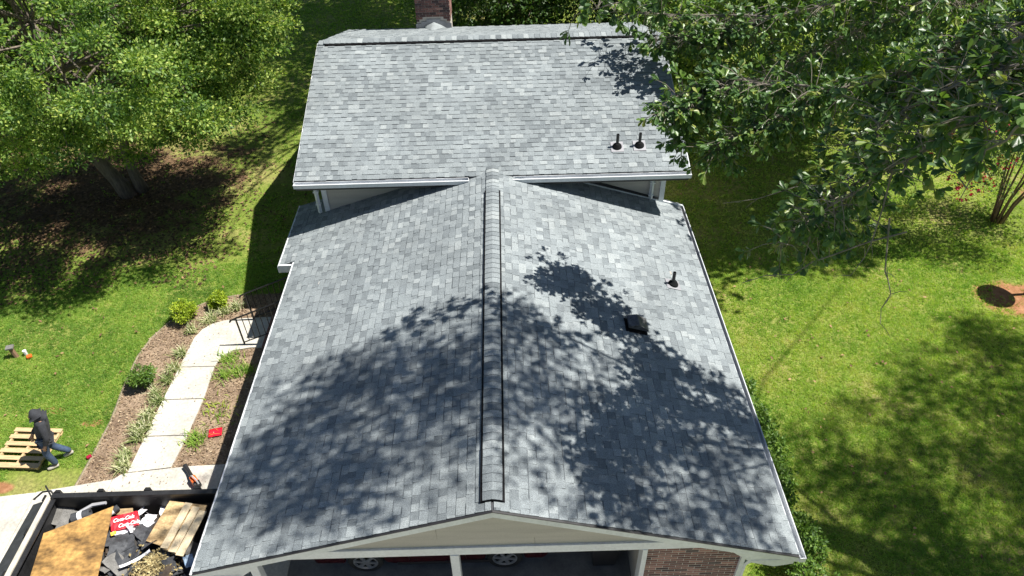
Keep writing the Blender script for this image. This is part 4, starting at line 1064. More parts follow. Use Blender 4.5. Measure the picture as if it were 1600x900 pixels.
def tree(name, label, cat, base, trunk_pts, trunk_r, clumps, per, size, lmat, bark, group=None, fork_z=None, limbs_every=1, **kw):
    t = thing(name, base, label, cat, group)
    for pts, rr in zip(trunk_pts, trunk_r):
        m_ = MB(); m_.tube(pts, rr, n=10); m_.build('trunk', bark, t, smooth=True)
    m_ = MB()
    for i, c in enumerate(clumps[::limbs_every]):
        pts = random.choice(trunk_pts); k = random.randint(max(1, len(pts) // 2), len(pts) - 1)
        a = Vector(pts[k]); b = Vector(c[:3])
        bc = branch_curve(a, b)
        r0 = min(0.055, 0.012 + 0.008 * (b - a).length)
        m_.tube(bc, [r0 * (1 - 0.8 * j / (len(bc) - 1)) for j in range(len(bc))], n=5, cap=False)
        for _ in range(4):
            e = b + Vector(unit(1)[0]) * c[3] * 0.9
            m_.tube([b.lerp(a, 0.1), b.lerp(e, 0.5) + Vector((0, 0, 0.04)), e], [0.014, 0.009, 0.004], n=3, cap=False)
    m_.build('limb', bark, t)
    tag(crown_leaves('foliage', clumps, per, size, lmat, t, **kw), kind='stuff')
    return t

def ell_clumps(c, r, n, rr, zmin=None, shell=0.45, tone=0.0):
    out = []
    while len(out) < n:
        u = unit(1)[0]; q = rng.uniform(shell ** 2, 1) ** 0.5
        p = np.array(c) + u * np.array(r) * q
        if zmin is not None and p[2] < zmin: continue
        out.append((p[0], p[1], p[2], rng.uniform(*rr), tone + rng.normal(0, 0.13)))
    return out

# ---- big bright tree on the left
tb = Vector((-11.7, 14.3, 0))
tp = [[(-11.75, 14.25, -0.05), (-11.85, 14.1, 0.6), (-12.1, 13.9, 1.6), (-12.3, 13.6, 2.8), (-12.0, 13.2, 4.4), (-11.6, 13.0, 6.0)],
      [(-11.4, 14.45, -0.05), (-11.4, 14.35, 0.6), (-11.3, 14.2, 1.6), (-10.8, 13.9, 2.8), (-10.0, 13.4, 4.2), (-9.2, 13.0, 5.6)]]
under = lambda c: c[2] >= 1.45 + 0.5 * max(0.0, 14.2 - c[1]) or (c[0] < -12.6 and c[2] > 1.3)
cl_ = [c for c in ell_clumps((-10.9, 12.9, 5.6), (5.4, 4.3, 3.3), 330, (0.3, 0.85), zmin=1.2, shell=0.6, tone=0.0) if under(c)]
cl_ += [(x, y, z, r, rng.normal(0.08, 0.1)) for x, y, z, r in ((-6.0, 12.8, 5.8, .6), (-5.8, 12.6, 6.4, .5), (-6.9, 11.8, 5.2, .65), (-7.4, 11.4, 4.6, .65), (-6.5, 12.0, 5.6, .6), (-8.2, 11.2, 4.4, .6), (-5.5, 12.9, 5.2, .4), (-6.6, 13.2, 6.6, .6), (-6.3, 12.4, 4.9, .5), (-5.9, 12.2, 5.4, .4), (-6.8, 12.0, 4.6, .55), (-6.4, 12.6, 6.1, .5), (-7.6, 11.8, 4.2, .6), (-6.1, 12.3, 4.6, .4), (-7.0, 12.9, 7.0, .6), (-5.7, 12.5, 4.7, .35))]
cl_ += [(rng.uniform(-10.0, -5.6), rng.uniform(11.8, 15.8), rng.uniform(4.8, 6.6), rng.uniform(0.5, 0.8), rng.normal(0.06, 0.1)) for _ in range(60)]
cl_ += [(-13.8, 11.6, 2.3, 0.6), (-14.3, 11.4, 2.7, 0.6), (-13.3, 11.9, 2.5, 0.5), (-14.9, 11.2, 2.2, 0.6)]
tree('shade_tree', 'large bright green tree with a forked trunk on the left lawn', 'tree', tb, tp, [[0.3, 0.22, 0.19, 0.16, 0.11, 0.07], [0.22, 0.16, 0.14, 0.12, 0.08, 0.05]], cl_, 930, 0.095, M['leaf_bright'], M['bark'], limbs_every=4, flat=0.5, updir=0.42, tone_mu=0.5, tone_sd=0.27, density_pow=0.75)
# darker neighbours at far left
cl_ = ell_clumps((-17.0, 12.8, 4.6), (4.0, 3.6, 3.2), 110, (0.5, 1.0), zmin=1.6)
tree('dark_tree', 'darker tree at the left edge behind the bright tree', 'tree', (-17, 13, 0), [[(-17, 13, 0), (-17.1, 13, 2), (-17, 12.9, 4.5)]], [[0.25, 0.2, 0.1]], cl_, 230, 0.1, M['leaf_dark'], M['bark'], limbs_every=3)
cl_ = ell_clumps((-14.8, 20.5, 5.0), (4.5, 3.5, 3.2), 110, (0.5, 1.1), zmin=1.5)
tree('dark_tree', 'dark tree standing behind the bright tree at the upper left', 'tree', (-10.58, 18.53, 0), [[(-10.58, 18.53, 0), (-11.0, 18.7, 1.6), (-13, 19.6, 3.5), (-14.5, 20.3, 5)]], [[0.13, 0.11, 0.1, 0.06]], cl_, 200, 0.11, M['leaf_dark'], M['bark'], limbs_every=3)

# ---- trees behind the house
back = [((0.8, 23.6, 0), (0.6, 23.2, 3.6), (4.2, 2.6, 3.6), 190, 0.2, 'dark low branched tree behind the chimney'),
        ((6.0, 23.0, 0), (5.8, 22.6, 3.9), (3.8, 3.0, 3.9), 190, 0.2, 'dark tree behind the middle of the upper roof'),
        ((-1.2, 30.5, 0), (-1.2, 30.5, 7.5), (4.6, 3.6, 4.6), 120, 2.6, 'tall tree at the back edge of the shaded lawn'),
        ((4.0, 33.0, 0), (4.0, 33.0, 6.5), (5.0, 3.5, 5.6), 130, 1.0, 'tall dense tree far behind the house')]
for b, c, r_, n, zm, lb in back:
    cl_ = ell_clumps(c, r_, n, (0.6, 1.1), zmin=zm)
    tree('background_tree', lb, 'tree', b, [[b, (b[0] + 0.1, b[1], c[2] * 0.5), c]], [[0.24, 0.2, 0.1]], cl_, 130, 0.15, M['leaf_dark'], M['bark'], group='trees behind the house', limbs_every=4)
# bright low tree right of the upper house
cl_ = ell_clumps((9.0, 17.6, 3.4), (5.0, 2.6, 2.6), 170, (0.5, 0.95), zmin=1.0, shell=0.6)
tree('green_tree', 'bright leafy tree behind the oak branches right of the house', 'tree', (9.4, 18.2, 0), [[(9.4, 18.2, 0), (9.5, 18.1, 1.6), (9.2, 17.8, 3.2)]], [[0.2, 0.16, 0.08]], cl_, 260, 0.15, M['leaf_bright'], M['bark'], limbs_every=5, tone_mu=0.55)
cl_ = ell_clumps((17.5, 20.5, 5.0), (4.6, 3.4, 4.2), 130, (0.6, 1.1), zmin=0.8, shell=0.6)
tree('background_tree', 'dark tree at the upper right behind the crepe myrtle', 'tree', (17.5, 20.8, 0), [[(17.5, 20.8, 0), (17.5, 20.7, 2.6), (17.4, 20.5, 5)]], [[0.24, 0.2, 0.1]], cl_, 190, 0.16, M['leaf_dark'], M['bark'], group='trees behind the house', limbs_every=6)
# tall trees whose crowns stand above the picture and shade the lawns
def lifted(target, zlo, zhi, n, rr):
    (x0, x1), (y0, y1) = target; out = []
    for _ in range(n):
        z = rng.uniform(zlo, zhi); k = z / SUN.z
        out.append((rng.uniform(x0, x1) + SUN.x * k, rng.uniform(y0, y1) + SUN.y * k, z, rng.uniform(*rr)))
    return out
cl_ = lifted(((-13, -3.0), (23.5, 36)), 8.5, 14, 190, (0.9, 1.6)) + lifted(((-9.4, -6.6), (17.0, 23.0)), 9.5, 12, 16, (0.6, 1.0))
tree('tall_tree', 'tall tree behind the house whose high crown shades the back lawn', 'tree', (0.5, 28.0, 0), [[(0.5, 28, 0), (0.4, 28, 5), (0.2, 28, 10)]], [[0.4, 0.32, 0.2]], cl_, 115, 0.22, M['leaf_dark'], M['bark'], limbs_every=8)
cl_ = lifted(((-9.9, -7.9), (10.8, 17.8)), 9.6, 13, 30, (0.4, 0.8)) + ell_clumps((1.0, 20.5, 12.5), (3.0, 2.2, 2.0), 30, (0.7, 1.1))
tree('tall_tree', 'tall tree close behind the chimney with branches high above the upper roof', 'tree', (-1.9, 21.4, 0), [[(-1.9, 21.4, 0), (-1.8, 21.2, 5), (-0.6, 20.6, 11)]], [[0.3, 0.24, 0.14]], cl_, 110, 0.16, M['leaf_dark'], M['bark'], limbs_every=2)
cl_ = lifted(((4.7, 9.9), (10.2, 17.2)), 7.8, 12.5, 185, (0.7, 1.25))
tree('tall_tree', 'tall tree right of the upper house whose crown shades the side lawn', 'tree', (14.5, 15.8, 0), [[(14.5, 15.8, 0), (14.3, 15.6, 4), (13.6, 14.6, 9)]], [[0.32, 0.26, 0.16]], cl_, 210, 0.17, M['leaf_dark'], M['bark'], limbs_every=14)

# ---- the big oak: trunk right of the frame, crown over the carport roof, low limbs hanging into view
oak = thing('oak_tree', (12.6, -2.2, 0), 'big oak reaching in from the right with dark glossy lobed leaves on hanging branches', 'tree')
mb = MB(); mb.tube([(12.6, -2.2, -0.1), (12.5, -2.1, 1.0), (12.4, -1.6, 4.0), (12.1, 0.0, 6.6), (11.9, 1.6, 8.8), (11.6, 2.6, 12.0), (11.2, 3.0, 17.5)], [0.62, 0.45, 0.4, 0.36, 0.3, 0.24, 0.1], n=14); mb.build('trunk', M['bark'], oak, smooth=True)
BR = {'B1': [(12.05, 0.4, 7.2), (9.2, 2.2, 8.6), (6.75, 3.03, 9.06), (6.13, 3.74, 8.34), (5.26, 4.52, 7.71), (4.14, 5.58, 7.41), (3.19, 5.9, 7.0)],
      'B2': [(11.95, 1.2, 8.2), (10.0, 4.4, 8.9), (9.0, 7.0, 8.4), (7.9, 9.6, 7.3), (6.64, 11.0, 6.4), (4.9, 12.2, 6.0), (3.4, 12.6, 6.0)],
      'B3': [(9.2, 2.2, 8.6), (7.0, 1.2, 9.5), (5.31, 0.74, 9.45), (5.0, 1.0, 8.98), (4.59, 1.18, 8.43), (4.1, 1.33, 7.84), (3.68, 1.45, 7.2)],
      'B4': [(7.0, 1.2, 9.5), (5.4, 0.1, 10.0), (4.7, -0.28, 9.8), (4.46, -0.22, 9.41), (4.42, -0.22, 8.95)],
      'B5': [(6.13, 3.74, 8.34), (5.49, 3.13, 7.62), (5.04, 2.68, 7.1), (4.29, 2.0, 7.08)],
      'B6': [(5.26, 4.52, 7.71), (4.46, 4.68, 7.12), (3.68, 4.8, 6.5)],
      'B7': [(4.14, 5.58, 7.41), (3.4, 5.3, 7.05), (2.85, 5.3, 7.0)],
      'B8': [(9.2, 2.2, 8.6), (6.03, 1.89, 9.25), (5.32, 1.76, 9.1), (4.88, 2.0, 8.61), (4.5, 2.21, 8.08)],
      'B9': [(6.64, 11.0, 6.4), (5.6, 11.4, 5.8), (4.0, 11.8, 5.6)],
      'B15': [(4.14, 5.58, 7.41), (3.5, 5.75, 7.0), (3.35, 5.6, 6.6), (3.35, 5.4, 6.3)],
      'B11': [(10.0, 4.4, 8.9), (9.8, 7.6, 8.4), (9.6, 10.4, 6.6), (8.8, 11.8, 5.4), (7.8, 12.4, 4.7)],
      'B12': [(9.2, 2.2, 8.6), (6.2, 3.6, 10.0), (4.3, 4.2, 9.7), (2.9, 4.6, 9.3), (1.3, 4.35, 9.0)],
      'B13': [(9.2, 2.2, 8.6), (7.4, 3.5, 9.2), (6.4, 3.8, 8.7), (5.6, 3.8, 8.2)],
      'B14': [(9.8, 7.6, 8.4), (8.6, 9.6, 7.0), (7.4, 10.6, 5.6), (6.2, 10.8, 4.8), (5.5, 10.7, 4.2)]}
BRR = {'B1': 0.055, 'B2': 0.045, 'B3': 0.026, 'B4': 0.024, 'B5': 0.028, 'B6': 0.022, 'B7': 0.02, 'B8': 0.026, 'B9': 0.03, 'B11': 0.03, 'B12': 0.035, 'B13': 0.045, 'B14': 0.025, 'B15': 0.02}
for k, pts in BR.items():
    mb = MB(); r0 = BRR[k]; n = len(pts)
    # smooth the polyline a little
    sp = []
    for i in range(n - 1):
        for t in (0, 0.33, 0.66):
            p = Vector(pts[i]).lerp(Vector(pts[i + 1]), t) + Vector(unit(1)[0]) * (0.03 if i or t else 0)
            sp.append(p)
    sp.append(Vector(pts[-1]))
    mb.tube(sp, [r0 * (1 - 0.85 * i / (len(sp) - 1)) for i in range(len(sp))], n=8); mb.build('branch', M['bark_pale'], oak, smooth=True)
# bare hanging twigs
tw = [[(5.04, 2.79, 7.23), (4.25, 2.72, 7.15), (3.28, 2.61, 7.02)], [(5.26, 1.52, 7.29), (4.31, 1.33, 7.07), (3.83, 1.22, 6.93), (3.19, 1.14, 6.84)], [(4.99, 1.63, 7.42), (4.96, 1.22, 6.94), (4.98, 1.01, 6.7), (4.88, 0.78, 6.43)],
      [(4.14, 5.58, 7.41), (4.1, 5.3, 6.9), (4.05, 5.0, 6.3)], [(4.6, 5.1, 7.5), (4.4, 4.9, 6.9), (4.25, 4.7, 6.5)], [(5.3, 4.4, 7.7), (5.25, 4.2, 7.2), (5.1, 4.0, 6.9)], [(4.5, 5.0, 7.3), (4.3, 4.6, 6.8), (4.6, 4.5, 6.6)], [(5.0, 2.7, 7.1), (4.5, 2.3, 6.9), (4.1, 2.1, 6.75)], [(4.6, 1.2, 8.4), (4.5, 0.9, 7.6), (4.3, 0.8, 7.2)]]
for pts in tw:
    pts = [Vector(p) for p in pts]; mb = MB(); sp = []
    for i in range(len(pts) - 1):
        for t in (0, 0.5): sp.append(pts[i].lerp(pts[i + 1], t) + Vector(unit(1)[0]) * 0.035)
    sp.append(pts[-1])
    mb.tube(sp, [0.012 * (1 - 0.7 * i / (len(sp) - 1)) for i in range(len(sp))], n=5)
    for i in range(1, len(sp)):
        e = sp[i] + Vector(unit(1)[0]) * Vector((0.3, 0.3, 0.2)).length * 0.5; mb.tube([sp[i], sp[i].lerp(e, 0.6) + Vector((0, 0, 0.02)), e], [0.005, 0.004, 0.002], n=3)
    mb.build('twig', M['bark_pale'], oak)
# sprays: leaf whorls at twig ends
def sprays(path, n, spread, t0=0.0, droop=0.5, lsize=(0.1, 0.155), nleaf=(7, 11)):
    P, D, U, Sz, Tn = [], [], [], [], []
    twg = MB()
    path = [Vector(p) for p in path]
    seg = [(path[i + 1] - path[i]).length for i in range(len(path) - 1)]; tot = sum(seg)
    for _ in range(n):
        t = rng.uniform(t0, 1.0) * tot; i = 0
        while i < len(seg) - 1 and t > seg[i]: t -= seg[i]; i += 1
        a = path[i].lerp(path[i + 1], min(1, t / seg[i]))
        off = Vector(unit(1)[0]) * spread * rng.uniform(0.25, 1.0); off.z = off.z * 0.7 - droop * spread * 0.3
        tip = a + off
        mid = a.lerp(tip, 0.5) + Vector((0, 0, 0.05))
        twg.tube([a, mid, tip], [0.008, 0.006, 0.004], n=3, cap=False)
        axis = (tip - mid).normalized() + Vector((0, 0, -0.2))
        m = rng.integers(*nleaf)
        dd = unit(m) * 0.85 + np.array(axis)[None, :] * 0.9
        stp = np.array(tip)[None, :] - np.array(axis)[None, :] * rng.uniform(0, 0.09, m)[:, None]
        P.append(stp); D.append(dd); U.append(unit(m) * 0.55 + np.array([0, 0, 0.9])[None, :])
        Sz.append(rng.uniform(*lsize, m)); Tn.append(np.clip(rng.normal(0.52 + rng.normal(0, 0.18), 0.17, m), 0, 1))
    return P, D, U, Sz, Tn, twg
allS = [[], [], [], [], []]
twall = MB()
for key, n, sp_, t0, ls in (('B1', 340, 0.8, 0.4, (0.1, 0.15)), ('B2', 260, 0.95, 0.5, (0.12, 0.18)), ('B3', 175, 0.58, 0.5, (0.1, 0.15)), ('B4', 36, 0.36, 0.35, (0.12, 0.165)), ('B5', 230, 0.75, 0.1, (0.1, 0.15)), ('B6', 170, 0.58, 0.1, (0.1, 0.15)), ('B7', 140, 0.42, 0.1, (0.1, 0.15)), ('B8', 210, 0.72, 0.45, (0.1, 0.16)), ('B9', 270, 0.8, 0.1, (0.12, 0.18)), ('B11', 260, 1.1, 0.4, (0.12, 0.17)), ('B12', 70, 0.5, 0.5, (0.12, 0.17)), ('B15', 120, 0.42, 0.1, (0.1, 0.15)), ('B13', 160, 0.65, 0.25, (0.11, 0.16)), ('B14', 200, 0.85, 0.35, (0.12, 0.17))):
    r_ = sprays(BR[key], n, sp_, t0, lsize=ls)
    for q in range(5): allS[q] += r_[q]
    b = len(twall.v); twall.v += r_[5].v; twall.f += [[b + i for i in f] for f in r_[5].f]; twall.t += r_[5].t; twall.mi += r_[5].mi
P, D, U, Sz, Tn = [np.concatenate(q) for q in allS]
tag(twall.build('twig_mass', M['bark_pale'], oak), kind='stuff')
dist = np.linalg.norm(P - np.array(CAM), axis=1)
order = np.argsort(dist / Sz)
Fm = frames(D, U)
for i in order[:240]:
    vs = (Fm[i] @ LEAF_OAK[0].T).T * Sz[i] + P[i]
    m_ = MB(); m_.add([tuple(v) for v in vs], [tuple(f) for f in LEAF_OAK[1]], float(Tn[i])); m_.build('leaf', M['leaf_oak'], oak, tone=True)
rest = order[240:]
tag(leaves('foliage', LEAF_OAK, P[rest], D[rest], U[rest], Sz[rest], Tn[rest], M['leaf_oak'], oak), kind='stuff')
# the high crown (shades the roof and lawn): clumps in layers above the drone's view
oc = []
def crown_over(target, zlo, zhi, n, rr):
    (x0, x1), (y0, y1), zt = target
    for _ in range(n):
        x, y, z = rng.uniform(x0, x1), rng.uniform(y0, y1), rng.uniform(zlo, zhi)
        k = (z - zt) / SUN.z
        oc.append((x + SUN.x * k, y + SUN.y * k, z, rng.uniform(*rr)))
crown_over(((-4.1, -0.3), (0.8, 3.6), 3.0), 14.0, 19.0, 36, (0.45, 0.85))
crown_over(((-3.2, 0.4), (1.8, 3.8), 3.0), 14.0, 18.0, 15, (0.45, 0.8))
crown_over(((0.2, 4.6), (0.0, 3.7), 3.0), 13.5, 19.0, 44, (0.45, 0.85))
crown_over(((-4.5, -0.6), (0.1, 2.2), 3.0), 14.0, 18.0, 18, (0.4, 0.7))
crown_over(((1.2, 4.7), (-0.3, 1.5), 3.0), 13.5, 18.0, 12, (0.4, 0.75))
crown_over(((-1.4, 1.6), (2.8, 4.5), 3.5), 13.0, 17, 12, (0.35, 0.65))
_k = 0
while _k < 135:
    x, y = rng.uniform(6.4, 12.5), rng.uniform(-0.5, 7.4)
    if y > 4.2 and x < 7.2 + (y - 4.2) * 1.45: continue
    if y < 3.4 and x < 6.9 and rng.uniform() < 0.5: continue
    z = rng.uniform(13, 19); k = z / SUN.z; _k += 1
    oc.append((x + SUN.x * k, y + SUN.y * k, z, rng.uniform(0.5, 1.0)))
crown_over(((6.0, 9.5), (-1.2, 1.3), 0.0), 13.0, 18.0, 20, (0.5, 0.9))
crown_over(((7.6, 11.4), (9.3, 10.6), 0.0), 8.5, 11.5, 9, (0.3, 0.55))
P_, D_, T_, S2 = [], [], [], []
m_ = MB()
for c in oc:
    n = int(130 * (c[3] / 0.8) ** 2)
    u = unit(n); p = u * (c[3] * rng.uniform(0.1, 1, n) ** 0.55)[:, None]; p[:, 2] *= 0.55
    P_.append(p + np.array(c[:3])); D_.append(u + unit(n)); T_.append(np.clip(rng.normal(0.42, 0.15, n), 0, 1)); S2.append(rng.uniform(0.12, 0.19, n))
    a = Vector((11.7, 2.3, 11.0)).lerp(Vector((11.2, 3.0, 17.5)), random.random()); b = Vector(c[:3])
    bc = branch_curve(a, b, sag=0.1)
    if random.random() < 0.1: m_.tube(bc, [0.045, 0.035, 0.028, 0.02, 0.014, 0.008], n=5, cap=False)
m_.build('limb', M['bark_pale'], oak)
P_, D_, T_, S2 = map(np.concatenate, (P_, D_, T_, S2))
tag(leaves('high_foliage', LEAF_OAK, P_, D_, unit(len(P_)) * 0.5 + np.array([0, 0, 0.8]), S2, T_, M['leaf_oak'], oak), kind='stuff')

# ---- crepe myrtle
my = thing('crepe_myrtle', (14.6, 11.5, 0), 'crepe myrtle with several slender stems and red flowers on the right lawn', 'tree')
cl_ = ell_clumps((15.0, 11.4, 4.1), (2.3, 1.9, 2.0), 170, (0.3, 0.6), zmin=2.1) + ell_clumps((12.5, 10.7, 2.9), (1.3, 0.9, 1.0), 44, (0.22, 0.4), zmin=1.7) + [(13.7, 11.3, 1.9, 0.4), (13.5, 11.5, 2.3, 0.45), (14.0, 11.0, 1.5, 0.35), (13.2, 11.6, 2.6, 0.45), (13.9, 11.2, 1.1, 0.3)]
for k in range(9):
    a = k * 0.7; e = (14.6 + 0.75 * math.cos(a) + 0.3, 11.5 + 0.5 * math.sin(a) + 0.15, 2.6 + random.uniform(0, 0.5)); s0 = (14.6 + 0.15 * math.cos(a), 11.5 + 0.12 * math.sin(a), -0.03)
    mb = MB(); mb.tube([s0, (s0[0] + 0.08 * math.cos(a), s0[1] + 0.08 * math.sin(a), 0.6), (e[0] * 0.6 + s0[0] * 0.4, e[1] * 0.6 + s0[1] * 0.4, 1.5), e], [0.042, 0.032, 0.026, 0.014], n=7); mb.build('stem', M['bark_smooth'], my, smooth=True)
tag(crown_leaves('foliage', cl_, 260, 0.08, M['leaf_myrtle'], my, updir=0.5, tone_sd=0.25), kind='stuff')
for c in ((11.84, 10.3, 3.31),(12.75, 10.2, 2.12),(11.93, 10.2, 2.3),(12.31, 10.2, 2.48),(12.42, 10.4, 3.77),(13.02, 10.4, 3.66),(12.62, 10.4, 2.5),(11.38, 10.3, 3.68),(13.17, 10.4, 2.75),(12.24, 10.2, 1.94),(10.89, 10.3, 3.28),(12.74, 10.6, 4.76)):
    n = 44; u = unit(n); p = u * 0.16; p[:, 2] *= 1.3
    tag(leaves('flower', LEAF_SMALL, p + np.array(c), u + unit(n) * 0.4, unit(n), rng.uniform(0.07, 0.11, n), rng.uniform(0, 1, n), M['flower'], my), kind='stuff')

# ---- post with a round table top at the right edge: its shadow falls on the clay
bt = thing('bird_feeder', (13.72, 8.3, 0), 'slim rust brown post at the right edge carrying a round platform over red clay', 'bird feeder')
mb = MB(); mb.tube([(13.66, 8.3, 0), (13.7, 8.3, 0.5), (13.82, 8.3, 1.55)], 0.045, n=8); mb.build('post', M['bark_smooth'], bt)
mb = MB(); mb.lathe([(0.1, 1.5), (0.42, 1.58), (0.45, 1.66), (0.42, 1.66), (0.2, 1.62)], (13.82, 8.3, 0), 26); mb.build('platform', M['bark_smooth'], bt)

# ---- shrubs
def shrub(name, label, c, r, n, size, lmat, squash=0.8, cat='shrub', group=None):
    t = thing(name, (c[0], c[1], 0), label, cat, group)
    m_ = MB()
    for k in range(9):
        a = k * 0.698 + 0.2; q = r * random.uniform(0.4, 0.75)
        m_.tube([(c[0], c[1], 0), (c[0] + q * 0.5 * math.cos(a), c[1] + q * 0.5 * math.sin(a), r * 0.7), (c[0] + q * math.cos(a), c[1] + q * math.sin(a), r * 1.35)], [0.015, 0.011, 0.005], n=4)
    m_.build('stem', M['bark'], t)
    clm = []
    for k in range(26):
        u = unit(1)[0] * r * rng.uniform(0.45, 0.8)
        clm.append((c[0] + u[0], c[1] + u[1], max(0.12, r * 0.95 + u[2] * squash), r * 0.36, rng.normal(0, 0.08)))
    tag(crown_leaves('foliage', clm, n * 0.33 * (0.8 / (r * 0.36)) ** 2, size, lmat, t, flat=0.85, updir=0.5), kind='stuff')
    return t
shrub('round_shrub', 'large round yellow green shrub at the bend of the walkway bed', (-8.02, 8.2), 0.36, 330, 0.055, M['leaf_yellow'])
shrub('round_shrub', 'smaller yellow green shrub near the house end of the bed', (-7.26, 8.66), 0.26, 520, 0.055, M['leaf_yellow'], 1.1)
shrub('green_shrub', 'low dark green shrub in the middle of the planting bed', (-8.26, 6.0), 0.33, 330, 0.055, M['leaf_shrub'], 0.7)
# foundation hedge along the right wall
for i in range(9):
    y = 0.4 + i * 0.56
    word = ['first', 'second', 'third', 'fourth', 'fifth', 'sixth', 'seventh', 'eighth', 'ninth'][i]
    shrub('foundation_shrub', word + ' leafy green shrub along the right house wall counted from the carport corner', (5.32 + random.uniform(-0.08, 0.08) + (0.14 if i < 3 else 0), y), 0.47 if i < 7 else 0.4, 200, 0.075, M['leaf_shrub'], 1.0, group='shrubs along the right wall')
for i, (x, y, r_) in enumerate(((-5.3, 9.9, 0.5), (-5.35, 11.0, 0.45))):
    shrub('foundation_shrub', ['shaded green shrub beside the left corner of the porch roof', 'shaded green shrub on the left side wall of the upper house'][i], (x, y), r_, 160, 0.08, M['leaf_dark'], 1.0)
shrub('house_vine', 'leafy creeper in the narrow shade strip under the left eave', (-5.0, 4.4), 0.3, 200, 0.07, M['leaf_shrub'], 1.2)
shrub('house_vine', 'small green creeper at the foot of the left wall near the steps', (-5.15, 5.2), 0.26, 200, 0.07, M['leaf_shrub'], 1.2)
shrub('bush', 'lit leafy bush left of the chimney behind the house', (-3.6, 21.5), 0.9, 60, 0.13, M['leaf_shrub'])
shrub('bush', 'dark bush right of the chimney behind the upper roof', (-0.2, 21.0), 0.9, 60, 0.13, M['leaf_shrub'])
shrub('bush', 'ochre tinted bush behind the middle of the upper roof', (2.6, 21.0), 0.6, 70, 0.1, M['leaf_myrtle'])

# ---- bladed clumps along the walk
def blade_clump(c, n, h, lmat, name, label, group, tmu, tsd, cat='plant', spread=0.06):
    ang = rng.uniform(0, 2 * math.pi, n); lean = rng.uniform(0.15, 1.15, n); hh = rng.uniform(0.6, 1.15, n) * h; w = rng.uniform(0.01, 0.017, n)
    rows = 4; V = []; Fc = []; Tn = []
    bx_ = c[0] + rng.normal(0, spread, n); by_ = c[1] + rng.normal(0, spread, n)
    for i in range(n):
        ca, sa = math.cos(ang[i]), math.sin(ang[i]); b = len(V)
        tone = float(np.clip(rng.normal(tmu, tsd), 0, 1))
        for k in range(rows):
            t = k / (rows - 1); out = hh[i] * math.sin(lean[i]) * t * (0.55 + 0.6 * t); z = hh[i] * (t - 0.55 * t * t * lean[i]) + 0.012
            ww = w[i] * (1 - t * 0.85)
            V.append((bx_[i] + ca * out - sa * ww, by_[i] + sa * out + ca * ww, z)); V.append((bx_[i] + ca * out + sa * ww, by_[i] + sa * out - ca * ww, z))
        for k in range(rows - 1): Fc.append((b + 2 * k, b + 2 * k + 1, b + 2 * k + 3, b + 2 * k + 2)); Tn.append(tone)
    t = thing(name, (c[0], c[1], 0), label, cat, group)
    tag(np_mesh('blades', V, Fc, lmat, t, Tn), kind='stuff')
    return t
lir = [(-7.86, 3.66), (-7.95, 3.98), (-7.84, 4.4), (-7.93, 4.62), (-7.78, 4.72), (-7.84, 5.06), (-7.74, 5.42), (-7.88, 5.66), (-7.74, 6.08), (-7.72, 6.45), (-7.75, 6.95), (-7.7, 7.75), (-7.35, 8.14), (-7.1, 8.42), (-6.8, 8.6)]
words = ['first', 'second', 'third', 'fourth', 'fifth', 'sixth', 'seventh', 'eighth', 'ninth', 'tenth', 'eleventh', 'twelfth', 'thirteenth', 'fourteenth', 'fifteenth']
for i, (x, y) in enumerate(lir):
    blade_clump((x, y), random.randint(75, 100), random.uniform(0.25, 0.33), M['liriope'], 'liriope_clump', words[i] + ' striped cream and green grassy clump along the walkway counted from the driveway', 'striped grass clumps along the walkway', 0.6 if i not in (2, 6, 8) else 0.4, 0.25)
for i, (x, y, lb) in enumerate(((-6.5, 6.75, 'green grassy clump inside the bend of the walkway'), (-6.42, 6.2, 'green grassy clump below the walkway bend'), (-6.05, 6.3, 'green grassy clump close to the eave shadow'), (-6.55, 4.3, 'tall green weed clump right of the walkway near the tray'), (-6.25, 4.95, 'thin green weed patch above the red tray'), (-6.35, 5.3, 'yellowing weed patch on the bare soil right of the walkway'))):
    blade_clump((x, y), 90 if i < 4 else 50, 0.26 if i < 4 else 0.16, M['grass'] if i < 5 else M['leaf_yellow'], 'weed_clump', lb, None, 0.5, 0.2, spread=0.12 if i < 4 else 0.2)

